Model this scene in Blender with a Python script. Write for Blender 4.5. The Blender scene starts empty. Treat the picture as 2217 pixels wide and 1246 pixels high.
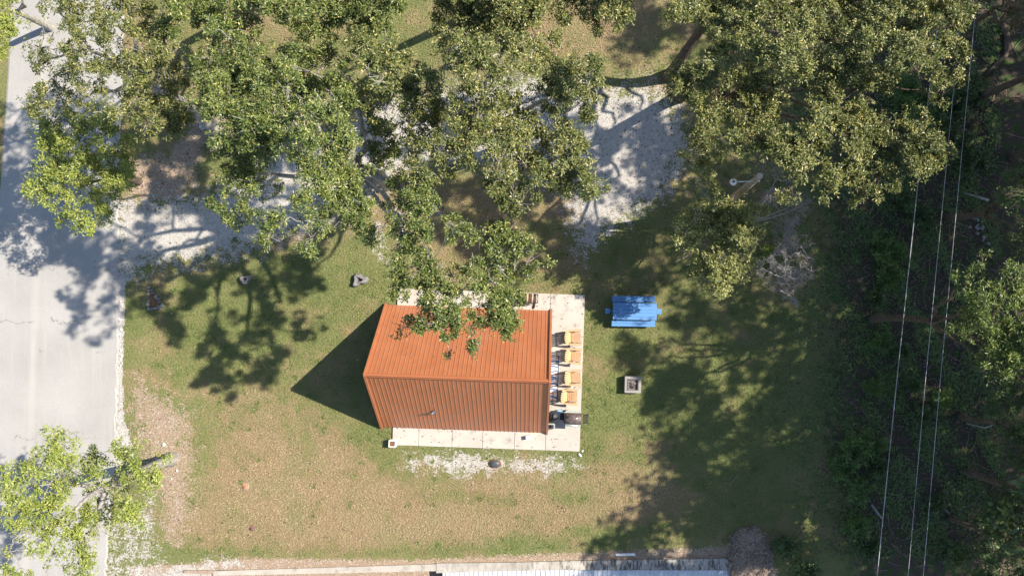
import bpy, bmesh, math, random
import numpy as np
from mathutils import Vector, Matrix

# ------------------------------------------------------------------ camera, sky, sun, exposure
S = 45.0                     # ground units: 45 photo pixels per metre
H = 2000.0 / S               # camera height
NX, NY = 1173.0, 634.0       # the point straight below the camera
scene = bpy.context.scene
col = scene.collection
cam_d = bpy.data.cameras.new("camera")
cam = bpy.data.objects.new("camera", cam_d); col.objects.link(cam)
cam.location = (0, 0, H); cam.rotation_euler = (0, 0, 0)
cam_d.sensor_width = 36; cam_d.lens = 36 * 2000 / 2217
cam_d.shift_x = -64.5 / 2217; cam_d.shift_y = 11 / 2217
cam_d.clip_end = 2000; cam_d.clip_start = 0.5
scene.camera = cam
sun_vec = Vector((4.42, 1.13, 4.9)).normalized()
ELEV = math.asin(sun_vec.z); AZ = math.atan2(sun_vec.x, sun_vec.y)
w = bpy.data.worlds.new("World"); scene.world = w; w.use_nodes = True
nt = w.node_tree; nt.nodes.clear()
sky = nt.nodes.new('ShaderNodeTexSky'); sky.sky_type = 'NISHITA'; sky.sun_disc = False
sky.sun_elevation = ELEV; sky.sun_rotation = AZ; sky.air_density = 1.0; sky.dust_density = 0.6
bg = nt.nodes.new('ShaderNodeBackground'); bg.inputs[1].default_value = 0.105
wo = nt.nodes.new('ShaderNodeOutputWorld')
nt.links.new(sky.outputs[0], bg.inputs[0]); nt.links.new(bg.outputs[0], wo.inputs[0])
sd = bpy.data.lights.new("sun", 'SUN'); sd.energy = 5.0; sd.angle = math.radians(0.55); sd.color = (1, 0.92, 0.80)
so = bpy.data.objects.new("sun", sd); col.objects.link(so)
so.rotation_euler = sun_vec.to_track_quat('Z', 'Y').to_euler(); so.location = (30, 8, 34)
scene.view_settings.view_transform = 'Standard'; scene.view_settings.look = 'None'
scene.view_settings.gamma = 1; scene.view_settings.exposure = 1.08
scene.cycles.max_bounces = 6; scene.cycles.transparent_max_bounces = 4

rng = np.random.default_rng(11); random.seed(5)

def G(px, py, h=0.0):                     # a point above ground pixel (px,py)
    return Vector(((px - NX) / S, (NY - py) / S, h))
def W(px, py, h=0.0):                     # a point at height h that the camera sees at (px,py)
    k = (1 - h / H) / S
    return Vector(((px - NX) * k, (NY - py) * k, h))

# ------------------------------------------------------------------ helpers
def tag(o, label=None, cat=None, group=None, kind=None):
    if label: o['label'] = label
    if cat: o['category'] = cat
    if group: o['group'] = group
    if kind: o['kind'] = kind
    return o
def empty(name, loc=(0, 0, 0), rz=0.0, **k):
    o = bpy.data.objects.new(name, None); col.objects.link(o); o.empty_display_size = 0.2
    o.location = loc; o.rotation_euler = (0, 0, rz)
    return tag(o, **k)
def copy_tree(o, parent=None):
    c = o.copy(); col.objects.link(c); c.parent = parent
    for ch in o.children: copy_tree(ch, c)
    return c
def link_mesh(name, me, mat, parent=None, loc=None):
    o = bpy.data.objects.new(name, me); col.objects.link(o)
    if mat is not None: me.materials.append(mat)
    if parent is not None: o.parent = parent
    if loc is not None: o.location = loc
    return o

class MB:
    def __init__(s): s.v = []; s.f = []; s.sm = []
    def box(s, c, d, rot=None, taper=1.0):
        i = len(s.v); hx, hy, hz = d[0]/2, d[1]/2, d[2]/2
        for z in (-1, 1):
            t = taper if z > 0 else 1
            for x, y in ((-1, -1), (1, -1), (1, 1), (-1, 1)):
                p = Vector((x*hx*t, y*hy*t, z*hz))
                if rot is not None: p = rot @ p
                s.v.append(tuple(p + Vector(c)))
        for f in ((3,2,1,0),(4,5,6,7),(0,1,5,4),(1,2,6,5),(2,3,7,6),(3,0,4,7)):
            s.f.append(tuple(i+k for k in f)); s.sm.append(False)
        return s
    def bar(s, a, b, wd, th, up=(0, 0, 1)):
        a, b = Vector(a), Vector(b); x = (b-a); L = x.length; x.normalize()
        y = Vector(up).cross(x)
        if y.length < 1e-4: y = Vector((0, 1, 0)).cross(x)
        y.normalize(); z = x.cross(y)
        return s.box((a+b)/2, (L, wd, th), Matrix((x, y, z)).transposed())
    def tube(s, pts, rad, n=8, cap=True):
        pts = [Vector(p) for p in pts]
        if not hasattr(rad, '__len__'): rad = [rad]*len(pts)
        base = len(s.v); ref = None
        for i, p in enumerate(pts):
            d = (pts[min(i+1, len(pts)-1)] - pts[max(i-1, 0)])
            d = d.normalized() if d.length > 1e-9 else Vector((0, 0, 1))
            if ref is None: ref = d.orthogonal().normalized()
            ref = (ref - d*ref.dot(d)); ref = ref.normalized() if ref.length > 1e-6 else d.orthogonal().normalized()
            b = d.cross(ref)
            for k in range(n):
                a = 2*math.pi*k/n
                s.v.append(tuple(p + (ref*math.cos(a) + b*math.sin(a))*rad[i]))
        for i in range(len(pts)-1):
            for k in range(n):
                q = base+i*n; k2 = (k+1) % n
                s.f.append((q+k, q+k2, q+n+k2, q+n+k)); s.sm.append(True)
        if cap:
            s.f.append(tuple(base+k for k in reversed(range(n)))); s.sm.append(False)
            q = base+(len(pts)-1)*n
            s.f.append(tuple(q+k for k in range(n))); s.sm.append(False)
        return s
    def lathe(s, prof, c=(0, 0, 0), n=24, sy=1.0):
        base = len(s.v)
        for r, z in prof:
            for k in range(n):
                a = 2*math.pi*k/n
                s.v.append((c[0]+r*math.cos(a), c[1]+r*math.sin(a)*sy, c[2]+z))
        for i in range(len(prof)-1):
            for k in range(n):
                q = base+i*n; k2 = (k+1) % n
                s.f.append((q+k, q+k2, q+n+k2, q+n+k)); s.sm.append(True)
        q = base+(len(prof)-1)*n
        s.f.append(tuple(q+k for k in range(n))); s.sm.append(False)
        return s
    def prism(s, poly, z0, z1):
        i = len(s.v); n = len(poly)
        for z in (z0, z1):
            for p in poly: s.v.append((p[0], p[1], z))
        s.f.append(tuple(i+n+k for k in range(n))); s.sm.append(False)
        s.f.append(tuple(i+k for k in reversed(range(n)))); s.sm.append(False)
        for k in range(n):
            s.f.append((i+k, i+(k+1) % n, i+n+(k+1) % n, i+n+k)); s.sm.append(False)
        return s
    def rock(s, c, r, flat=0.6, seed=0, sub=2):
        bm = bmesh.new(); bmesh.ops.create_icosphere(bm, subdivisions=sub, radius=1)
        rr = random.Random(seed); ph = [rr.uniform(0, 6) for _ in range(6)]
        i = len(s.v)
        for v in bm.verts:
            p = v.co
            k = 1 + .18*math.sin(3*p.x+ph[0]) + .14*math.sin(4*p.y+ph[1]) + .12*math.sin(5*p.z+ph[2]) + .07*math.sin(9*p.x*p.y+ph[3]) + rr.uniform(-.05, .05)
            s.v.append((c[0]+p.x*r[0]*k, c[1]+p.y*r[1]*k, c[2]+p.z*r[0]*flat*k))
        for f in bm.faces: s.f.append(tuple(i+v.index for v in f.verts)); s.sm.append(False)
        bm.free(); return s
    def build(s, name, mat, parent=None, bevel=0.0, loc=None):
        me = bpy.data.meshes.new(name); me.from_pydata(s.v, [], s.f); me.update()
        me.polygons.foreach_set('use_smooth', s.sm)
        o = link_mesh(name, me, mat, parent, loc)
        if bevel:
            m = o.modifiers.new('bevel', 'BEVEL'); m.width = bevel; m.segments = 2; m.limit_method = 'ANGLE'
        return o

def mesh_np(name, verts, faces, mat, parent=None, attrs=None, smooth=False):
    """faces: (n,k) int array with constant k"""
    me = bpy.data.meshes.new(name); n, k = faces.shape
    me.vertices.add(len(verts)); me.vertices.foreach_set('co', np.ascontiguousarray(verts, dtype=np.float32).ravel())
    me.loops.add(n*k); me.loops.foreach_set('vertex_index', faces.astype(np.int32).ravel())
    me.polygons.add(n); me.polygons.foreach_set('loop_start', np.arange(0, n*k, k, dtype=np.int32))
    me.polygons.foreach_set('use_smooth', np.full(n, smooth, dtype=bool))
    me.update(calc_edges=True)
    for an, (dom, data) in (attrs or {}).items():
        a = me.attributes.new(an, 'FLOAT', dom); a.data.foreach_set('value', data.astype(np.float32))
    return link_mesh(name, me, mat, parent)

# ------------------------------------------------------------------ materials
class NG:
    def __init__(s, name):
        s.m = bpy.data.materials.new(name); s.m.use_nodes = True; s.t = s.m.node_tree; s.t.nodes.clear()
        s.out = s.t.nodes.new('ShaderNodeOutputMaterial'); s.co = s.t.nodes.new('ShaderNodeTexCoord')
        s.b = s.t.nodes.new('ShaderNodeBsdfPrincipled'); s.t.links.new(s.b.outputs[0], s.out.inputs[0])
    def L(s, a, b): s.t.links.new(a, b)
    def vin(s, sock, v):
        if hasattr(v, 'is_linked') or hasattr(v, 'links'): s.L(v, sock)
        else:
            sock.default_value = (tuple(v)+(1,)) if (hasattr(v, '__len__') and len(v) == 3 and len(sock.default_value) == 4) else v
    def noise(s, scale, detail=4, rough=.55, vec=None, dist=0):
        n = s.t.nodes.new('ShaderNodeTexNoise'); n.inputs['Scale'].default_value = scale
        n.inputs['Detail'].default_value = detail; n.inputs['Roughness'].default_value = rough; n.inputs['Distortion'].default_value = dist
        s.L(vec or s.co.outputs['Object'], n.inputs['Vector']); return n.outputs[0]
    def voro(s, scale, out=0, vec=None, feature='F1'):
        n = s.t.nodes.new('ShaderNodeTexVoronoi'); n.feature = feature; n.inputs['Scale'].default_value = scale
        s.L(vec or s.co.outputs['Object'], n.inputs['Vector']); return n.outputs[out]
    def mapping(s, scale=(1, 1, 1), rot=(0, 0, 0)):
        n = s.t.nodes.new('ShaderNodeMapping'); s.L(s.co.outputs['Object'], n.inputs[0])
        n.inputs['Scale'].default_value = scale; n.inputs['Rotation'].default_value = rot; return n.outputs[0]
    def math(s, op, a, b=0.0, clamp=False):
        n = s.t.nodes.new('ShaderNodeMath'); n.operation = op; n.use_clamp = clamp
        s.vin(n.inputs[0], a); s.vin(n.inputs[1], b); return n.outputs[0]
    def ramp(s, f, stops):
        n = s.t.nodes.new('ShaderNodeValToRGB'); e = n.color_ramp.elements
        while len(e) < len(stops): e.new(0.5)
        for k, (p, c) in enumerate(stops):
            e[k].position = p; e[k].color = (tuple(c)+(1,)) if hasattr(c, '__len__') else (c, c, c, 1)
        s.L(f, n.inputs[0]); return n.outputs[0]
    def mix(s, f, a, b, mode='MIX'):
        n = s.t.nodes.new('ShaderNodeMix'); n.data_type = 'RGBA'; n.blend_type = mode
        s.vin(n.inputs[0], f); s.vin(n.inputs[6], a); s.vin(n.inputs[7], b); return n.outputs[2]
    def attr(s, name):
        n = s.t.nodes.new('ShaderNodeAttribute'); n.attribute_name = name; return n.outputs['Fac']
    def smooth(s, x, a, b):
        n = s.t.nodes.new('ShaderNodeMapRange'); n.interpolation_type = 'SMOOTHSTEP'
        s.vin(n.inputs[0], x); n.inputs[1].default_value = a; n.inputs[2].default_value = b; return n.outputs[0]
    def bump(s, h, strength=.5, dist=.02):
        n = s.t.nodes.new('ShaderNodeBump'); n.inputs['Strength'].default_value = strength; n.inputs['Distance'].default_value = dist
        s.L(h, n.inputs['Height']); s.L(n.outputs[0], s.b.inputs['Normal'])
    def fin(s, colr, rough=.8, metal=0, spec=.3):
        s.vin(s.b.inputs['Base Color'], colr); s.vin(s.b.inputs['Roughness'], rough)
        s.b.inputs['Metallic'].default_value = metal; s.b.inputs['Specular IOR Level'].default_value = spec; return s.m

def simple(name, c, rough=.7, metal=0, var=.25, scale=6, spec=.3, bump=0, bscale=40):
    g = NG(name); n = g.noise(scale, 5)
    c2 = tuple(x*(1-var) for x in c); c3 = tuple(min(1, x*(1+var*.6)) for x in c)
    if bump: g.bump(g.noise(bscale, 4), bump, .01)
    return g.fin(g.ramp(n, [(.3, c2), (.7, c3)]), rough, metal, spec)

def leaf_mat(name, cols, trans=.11, rough=.42, tc=None):
    g = NG(name); v = g.attr('v')
    c = g.ramp(v, [(i/(len(cols)-1), k) for i, k in enumerate(cols)])
    c = g.mix(g.math('MULTIPLY', g.smooth(g.noise(.8, 3), .35, .75), .55), c, tuple(x*.6 for x in cols[1]))
    g.fin(c, rough, 0, .5)
    tr = g.t.nodes.new('ShaderNodeBsdfTranslucent')
    g.L(g.mix(.5, c, tc or (.30, .36, .05)), tr.inputs[0])
    mx = g.t.nodes.new('ShaderNodeMixShader'); mx.inputs[0].default_value = trans
    g.L(g.b.outputs[0], mx.inputs[1]); g.L(tr.outputs[0], mx.inputs[2]); g.L(mx.outputs[0], g.out.inputs[0])
    return g.m

LEAF = {
 'olive': leaf_mat('leaf_olive', [(.035, .055, .015), (.10, .125, .03), (.22, .22, .06), (.50, .43, .18)]),
 'green': leaf_mat('leaf_green', [(.03, .055, .013), (.085, .125, .025), (.19, .22, .048), (.46, .42, .15)]),
 'lime': leaf_mat('leaf_lime', [(.11, .16, .03), (.20, .25, .045), (.30, .34, .07), (.44, .40, .11)]),
 'gold': leaf_mat('leaf_gold', [(.06, .085, .02), (.17, .19, .05), (.33, .33, .11), (.56, .50, .23)]),
 'feather': leaf_mat('leaf_feather', [(.045, .08, .018), (.10, .15, .03), (.17, .21, .045), (.30, .32, .08)]),
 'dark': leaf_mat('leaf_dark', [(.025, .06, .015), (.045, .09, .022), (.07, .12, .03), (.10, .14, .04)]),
 'fern': leaf_mat('leaf_fern', [(.04, .09, .02), (.08, .15, .03), (.12, .20, .04), (.20, .27, .07)]),
 'brown': leaf_mat('leaf_brown', [(.07, .05, .025), (.12, .09, .04), (.17, .12, .05), (.22, .15, .06)], tc=(.3, .18, .06)),
}
def bark(name, a, b):
    g = NG(name); n = g.noise(9, 6, .7, g.mapping((1, 1, .35))); g.bump(n, .8, .04)
    return g.fin(g.ramp(n, [(.3, a), (.65, b)]), .9, 0, .15)
M = dict(
 bark=bark('grey_bark', (.13, .115, .10), (.40, .37, .33)),
 bark_dark=bark('brown_bark', (.045, .035, .026), (.13, .10, .075)),
 bark_dead=bark('dead_wood', (.20, .185, .175), (.34, .315, .30)),
 chair=simple('cedar_wood', (.44, .275, .155), .55, var=.2, scale=14),
 chair_back=simple('pale_cedar_wood', (.53, .375, .20), .55, var=.15, scale=14),
 black=simple('black_metal', (.02, .02, .022), .45, .4, spec=.5),
 rust=simple('sooty_metal', (.13, .10, .095), .55, .3, var=.6, scale=9),
 grey=simple('grey_plastic', (.30, .32, .29), .6),
 cover=simple('black_cover', (.03, .033, .038), .5, var=.4),
 bluebag=simple('blue_bag', (.25, .42, .62), .4, var=.7, scale=18),
 soil=simple('brown_soil', (.16, .08, .045), .95, var=.5, scale=30, bump=.6),
 ash=simple('ash', (.22, .20, .19), .95, var=.6, scale=22, bump=.6),
 charwood=simple('charred_wood', (.05, .04, .035), .9, var=.6, scale=15),
 cutwood=simple('split_wood', (.38, .27, .18), .85, var=.4, scale=12, bump=.4),
 logbark=simple('log_bark', (.09, .06, .045), .9, var=.5, scale=15, bump=.5),
 galv=simple('galvanised_metal', (.55, .57, .6), .35, .8, var=.15),
 white=simple('white_paint', (.75, .74, .70), .6, var=.1),
 palegreen=simple('pale_green_plastic', (.62, .74, .50), .5),
 dark=simple('dark_plastic', (.05, .055, .065), .45, spec=.5),
 terracotta=simple('orange_plastic', (.36, .16, .08), .7),
 browncap=simple('brown_plastic', (.15, .085, .07), .7),
 stone=simple('grey_stone', (.20, .19, .185), .9, var=.55, scale=8, bump=.8, bscale=20),
 rockw=simple('white_rock', (.52, .50, .47), .9, var=.4, scale=8, bump=.6, bscale=25),
 wirem=simple('aluminium_wire', (.36, .36, .37), .6, 0, var=.6, scale=.8),
 polewood=simple('weathered_pole_wood', (.33, .26, .17), .9, var=.35, scale=7, bump=.5),
 glass=simple('dark_glass', (.03, .04, .05), .05, 0, spec=.8),
 wall=simple('dark_board_wall', (.13, .085, .055), .8, var=.3),
 wicker=simple('tan_wicker', (.42, .28, .15), .85, var=.4, scale=40),
 timber=simple('old_timber', (.28, .21, .16), .9, var=.4, scale=10),
)
# roof metal
def roof_mat():
    g = NG('rust_orange_painted_metal'); n = g.noise(1.3, 5); m2 = g.noise(16, 4, .6, g.mapping((1, .12, .12)))
    c = g.ramp(n, [(.3, (.33, .112, .048)), (.7, (.375, .135, .06))])
    c = g.mix(g.math('MULTIPLY', g.smooth(m2, .45, .8), .45), c, (.34, .14, .085))
    sk = g.noise(3.0, 5, .7, g.mapping((2.2, .25, .25))); c = g.mix(g.math('MULTIPLY', g.smooth(sk, .56, .75), .30), c, (.46, .22, .13))
    c = g.mix(g.math('MULTIPLY', g.smooth(g.noise(5, 6, .75), .62, .72), .4), c, (.22, .11, .07))
    return g.fin(c, g.math('ADD', g.math('MULTIPLY', n, .2), .32), .0, .45)
M['roof'] = roof_mat()
def concrete_mat(name, a, b, stain=(.2, .18, .16), st=.0):
    g = NG(name); n = g.noise(.9, 6, .6); f = g.noise(60, 3); st_ = g.noise(2.3, 5, .65)
    c = g.ramp(n, [(.3, a), (.7, b)])
    c = g.mix(g.math('MULTIPLY', g.smooth(st_, .52, .72), .45+st), c, stain)
    c = g.mix(g.math('MULTIPLY', f, .25), c, tuple(x*.75 for x in a)); g.bump(f, .15, .005)
    return g.fin(c, .9, 0, .2)
M['patio'] = concrete_mat('patio_concrete', (.36, .325, .285), (.43, .395, .35), (.20, .185, .165), .2)
M['conc'] = concrete_mat('old_concrete', (.30, .27, .23), (.42, .38, .33), (.16, .14, .13), .2)
M['block'] = concrete_mat('grey_block', (.23, .22, .205), (.30, .285, .265))
def planks(name, base, dark):
    g = NG(name); n = g.noise(5, 5, .6, g.mapping((.25, 3, 3))); f = g.noise(2, 4)
    c = g.ramp(n, [(.25, tuple(x*.82 for x in base)), (.75, base)])
    c = g.mix(g.math('MULTIPLY', g.smooth(f, .6, .75), .35), c, dark)
    return g.fin(c, .45, 0, .45)
M['blue'] = planks('blue_painted_wood', (.085, .22, .45), (.10, .19, .34))

# ------------------------------------------------------------------ ground
def poly_sd(X, Y, poly):
    """signed distance, >0 inside, in metres; poly in photo pixels"""
    P = [G(*p) for p in poly]; n = len(P)
    d = np.full(X.shape, 1e9); inside = np.zeros(X.shape, bool)
    for i in range(n):
        a, b = P[i], P[(i+1) % n]; ex, ey = b.x-a.x, b.y-a.y
        t = np.clip(((X-a.x)*ex+(Y-a.y)*ey)/(ex*ex+ey*ey+1e-12), 0, 1)
        d = np.minimum(d, np.hypot(X-a.x-t*ex, Y-a.y-t*ey))
        c = ((a.y > Y) != (b.y > Y)) & (X < (b.x-a.x)*(Y-a.y)/(b.y-a.y+1e-12)+a.x)
        inside ^= c
    return np.where(inside, d, -d)
def soft(sd, wdt): return np.clip(.5+sd/(2*wdt), 0, 1)
GRAVEL = [(235,435),(330,428),(450,420),(540,360),(640,310),(760,262),(850,215),(1130,170),(1270,205),(1400,185),(1470,225),(1490,320),(1460,400),(1400,450),(1320,500),(1262,560),(1240,500),(1215,420),(1050,350),(900,360),(800,440),(640,510),(520,548),(420,572),(330,575),(275,615),(235,640)]
GRAVEL2 = [(870,985),(1000,970),(1100,985),(1240,985),(1262,1010),(1200,1030),(1080,1025),(1000,1035),(935,1025),(870,1010)]
STRIP = [(248,590),(272,590),(266,800),(268,900),(285,960),(300,1040),(250,1040),(246,800)]
GR3 = [(296,1000),(330,1010),(352,1070),(350,1160),(365,1225),(330,1300),(150,1300),(225,1120),(290,1090),(310,1060)]
GR4 = [(380,1215),(520,1205),(520,1224),(600,1228),(470,1232),(480,1300),(300,1300),(330,1240)]
PATH = [(812,480),(836,480),(838,560),(815,580),(808,540)]
DIRT = [(290,800),(350,840),(425,880),(432,1000),(425,1130),(395,1190),(350,1180),(335,1080),(300,1010),(275,940),(268,860)]
DIRT2 = [(280,1222),(560,1205),(900,1210),(1150,1195),(1350,1188),(1560,1180),(1660,1150),(1700,1300),(280,1300)]
DIRT3 = [(270,330),(360,330),(420,250),(490,230),(520,300),(450,330),(400,440),(270,440)]
DIRT4 = [(1240,440),(1300,120),(1480,90),(1560,180),(1640,320),(1520,420),(1430,500)]
DRY = [(430,860),(560,830),(760,930),(860,1010),(950,1050),(1250,1060),(1330,1000),(1500,1120),(1240,1180),(900,1190),(600,1170),(430,1190)]
DRY2 = [(860,420),(1200,400),(1260,520),(1230,600),(1120,600),(1000,520),(850,540)]
DRY3 = [(1200,-60),(1480,-60),(1460,130),(1300,150),(1180,140)]
DRY4 = [(280,720),(370,700),(440,830),(430,900),(290,830)]
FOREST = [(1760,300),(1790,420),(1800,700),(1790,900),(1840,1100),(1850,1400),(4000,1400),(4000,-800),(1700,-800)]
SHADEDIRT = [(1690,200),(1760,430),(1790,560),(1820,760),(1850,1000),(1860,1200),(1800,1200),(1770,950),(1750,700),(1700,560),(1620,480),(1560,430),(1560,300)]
GREEN = [(1280,520),(1480,520),(1740,700),(1760,1130),(1600,1140),(1450,1080),(1350,930),(1275,980),(1265,640)]
GREEN2 = [(280,600),(520,570),(830,570),(860,640),(790,800),(640,830),(420,800),(380,700),(280,690)]
GREEN3 = [(430,1165),(700,1185),(1150,1175),(1500,1150),(1500,1185),(1100,1198),(700,1205),(440,1215),(350,1200)]
GREEN4 = [(760,920),(860,930),(850,965),(1262,980),(1266,1000),(1200,985),(860,975),(880,1040),(820,1040)]
MOUND = [(1575,1165),(1600,1140),(1640,1145),(1668,1180),(1680,1300),(1600,1300),(1590,1220)]

def axis(lo, hi, step, far):
    core = np.arange(lo, hi+step, step); ext = []; d = step; p = 0
    while p < far: d *= 1.45; p += d; ext.append(p)
    ext = np.array(ext); return np.concatenate([lo-ext[::-1], core, core[-1]+ext])
xs = axis(-27, 24.5, .1, 500); ys = axis(-14.5, 15, .1, 500)
X, Y = np.meshgrid(xs, ys)
def vnoise(x, y, cell, seed):
    rg = np.random.default_rng(seed); T = rg.uniform(-1, 1, (256, 256)); u = x/cell+500.3; v = y/cell+700.7
    i = np.floor(u).astype(int); j = np.floor(v).astype(int); fu = u-i; fv = v-j; fu = fu*fu*(3-2*fu); fv = fv*fv*(3-2*fv)
    g = lambda a, b: T[a % 256, b % 256]
    return (g(i, j)*(1-fu)+g(i+1, j)*fu)*(1-fv)+(g(i, j+1)*(1-fu)+g(i+1, j+1)*fu)*fv
def patch(x, y):                       # dry and green patches, slightly stretched along the mower's passes
    return .30*vnoise(x*.6, y, 2.0, 1)+.22*vnoise(x*.8, y*1.1, .8, 2)+.20*vnoise(x, y, .35, 3)+.13*vnoise(x*.15, y, .5, 4)
def maxi(*a):
    r = a[0]
    for b in a[1:]: r = np.maximum(r, b)
    return r
def gravel_mask(X, Y):
    return maxi(soft(poly_sd(X, Y, GRAVEL), 1.3)*.93, soft(poly_sd(X, Y, GRAVEL2), .7)*.74, soft(poly_sd(X, Y, STRIP), .12),
              soft(poly_sd(X, Y, GR3), .8)*.52, soft(poly_sd(X, Y, GR4), .5)*.75, soft(poly_sd(X, Y, PATH), .4)*.6)
def dirt_mask(X, Y):
    return maxi(soft(poly_sd(X, Y, DIRT), 1.8)*.95, soft(poly_sd(X, Y, DIRT2), .35), soft(poly_sd(X, Y, DIRT3), .8),
              soft(poly_sd(X, Y, DIRT4), 1.6)*.6, soft(poly_sd(X, Y, SHADEDIRT), 1.6)*.5, soft(poly_sd(X, Y, MOUND), .3))
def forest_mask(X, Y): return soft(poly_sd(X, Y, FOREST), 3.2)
def dry_mask(X, Y):
    b = .36 + maxi(soft(poly_sd(X, Y, DRY), 3.0)*.64, soft(poly_sd(X, Y, DRY2), 2.0)*.42, soft(poly_sd(X, Y, DRY3), 1.6)*.65, soft(poly_sd(X, Y, DRY4), .6)*.35)
    b = b - maxi(soft(poly_sd(X, Y, GREEN), 2.2)*.28, soft(poly_sd(X, Y, GREEN2), 2.0)*.14, soft(poly_sd(X, Y, GREEN3), .6)*.5, soft(poly_sd(X, Y, GREEN4), .5)*.45)
    return np.clip(b+patch(X, Y), 0, 1)
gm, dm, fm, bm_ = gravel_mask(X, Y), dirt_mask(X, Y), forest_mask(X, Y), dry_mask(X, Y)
def ground_mat():
    g = NG('ground_surface')
    big = g.noise(.45, 5, .6); mid = g.noise(2.2, 6, .65); fine = g.noise(11, 5, .7); vf = g.noise(38, 4, .75); vvf = g.noise(90, 2, .8)
    # grass
    green = g.ramp(fine, [(.25, (.085, .10, .036)), (.55, (.175, .185, .07)), (.8, (.28, .28, .125))])
    straw = g.ramp(fine, [(.25, (.16, .12, .065)), (.55, (.285, .215, .12)), (.8, (.40, .315, .185))])
    dry = g.math('ADD', g.attr('dry'), g.math('ADD', g.math('MULTIPLY', g.math('SUBTRACT', mid, .5), 1.0), g.math('MULTIPLY', g.math('SUBTRACT', vf, .5), 1.8)))
    c = g.mix(g.smooth(dry, .2, .8), green, straw)
    c = g.mix(g.math('MULTIPLY', g.smooth(vvf, .5, .85), .3), c, (.34, .30, .16))
    c = g.mix(g.math('MULTIPLY', g.smooth(vf, .52, .3), .6), c, g.mix(.5, c, (.04, .045, .02)))
    c = g.mix(g.math('MULTIPLY', g.smooth(big, .45, .62), .45), c, g.mix(fine, (.12, .155, .05), (.22, .23, .095)))
    # bare dirt
    peb = g.voro(22, 1); pr = g.t.nodes.new('ShaderNodeSeparateColor'); g.L(peb, pr.inputs[0])
    dirt = g.ramp(fine, [(.25, (.22, .155, .105)), (.6, (.37, .275, .20)), (.85, (.49, .385, .30))])
    dirt = g.mix(g.smooth(pr.outputs[0], .86, .93), dirt, (.46, .41, .34))
    dmsk = g.smooth(g.math('ADD', g.attr('dirt'), g.math('ADD', g.math('MULTIPLY', g.math('SUBTRACT', fine, .5), 1.0), g.math('MULTIPLY', g.math('SUBTRACT', mid, .5), .9))), .5, .68)
    c = g.mix(dmsk, c, dirt)
    # forest floor
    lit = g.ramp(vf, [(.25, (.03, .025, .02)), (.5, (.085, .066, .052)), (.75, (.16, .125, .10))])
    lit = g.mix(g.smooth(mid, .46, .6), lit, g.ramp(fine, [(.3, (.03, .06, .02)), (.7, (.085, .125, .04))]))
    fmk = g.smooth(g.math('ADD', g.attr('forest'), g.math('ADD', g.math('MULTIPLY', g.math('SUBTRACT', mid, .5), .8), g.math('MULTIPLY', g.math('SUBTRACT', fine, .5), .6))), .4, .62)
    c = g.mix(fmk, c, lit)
    # gravel
    gv = g.voro(48, 1); gs = g.t.nodes.new('ShaderNodeSeparateColor'); g.L(gv, gs.inputs[0])
    gr = g.ramp(gs.outputs[1], [(0, (.29, .27, .245)), (.5, (.45, .42, .385)), (1, (.60, .565, .52))])
    gr = g.mix(g.math('MULTIPLY', g.smooth(g.noise(4, 6, .75), .52, .66), .8), gr, (.20, .17, .12))
    gmk = g.smooth(g.math('ADD', g.attr('gravel'), g.math('ADD', g.math('MULTIPLY', g.math('SUBTRACT', fine, .5), 1.5), g.math('MULTIPLY', g.math('SUBTRACT', mid, .5), 1.6))), .44, .60)
    c = g.mix(gmk, c, gr)
    hgt = g.math('ADD', vf, g.math('MULTIPLY', fine, 1.2)); g.bump(hgt, .9, .06)
    return g.fin(c, .95, 0, .1)
idx = np.arange(X.size).reshape(X.shape)
F = np.stack([idx[:-1, :-1], idx[:-1, 1:], idx[1:, 1:], idx[1:, :-1]], -1).reshape(-1, 4)
gz = np.zeros(X.shape)
bot = poly_sd(X, Y, [(-3000, 1237), (1612, 1237), (1650, 1300), (1650, 3000), (-3000, 3000)])   # lower yard behind the retaining wall
gz = np.where((bot > 0) & (X > G(470, 0).x), -1.0, gz)
V = np.stack([X, Y, gz], -1).reshape(-1, 3)
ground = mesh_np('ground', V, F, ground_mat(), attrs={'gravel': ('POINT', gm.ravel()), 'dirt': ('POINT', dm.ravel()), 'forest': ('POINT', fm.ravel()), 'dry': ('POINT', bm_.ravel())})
tag(ground, kind='structure')

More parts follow.
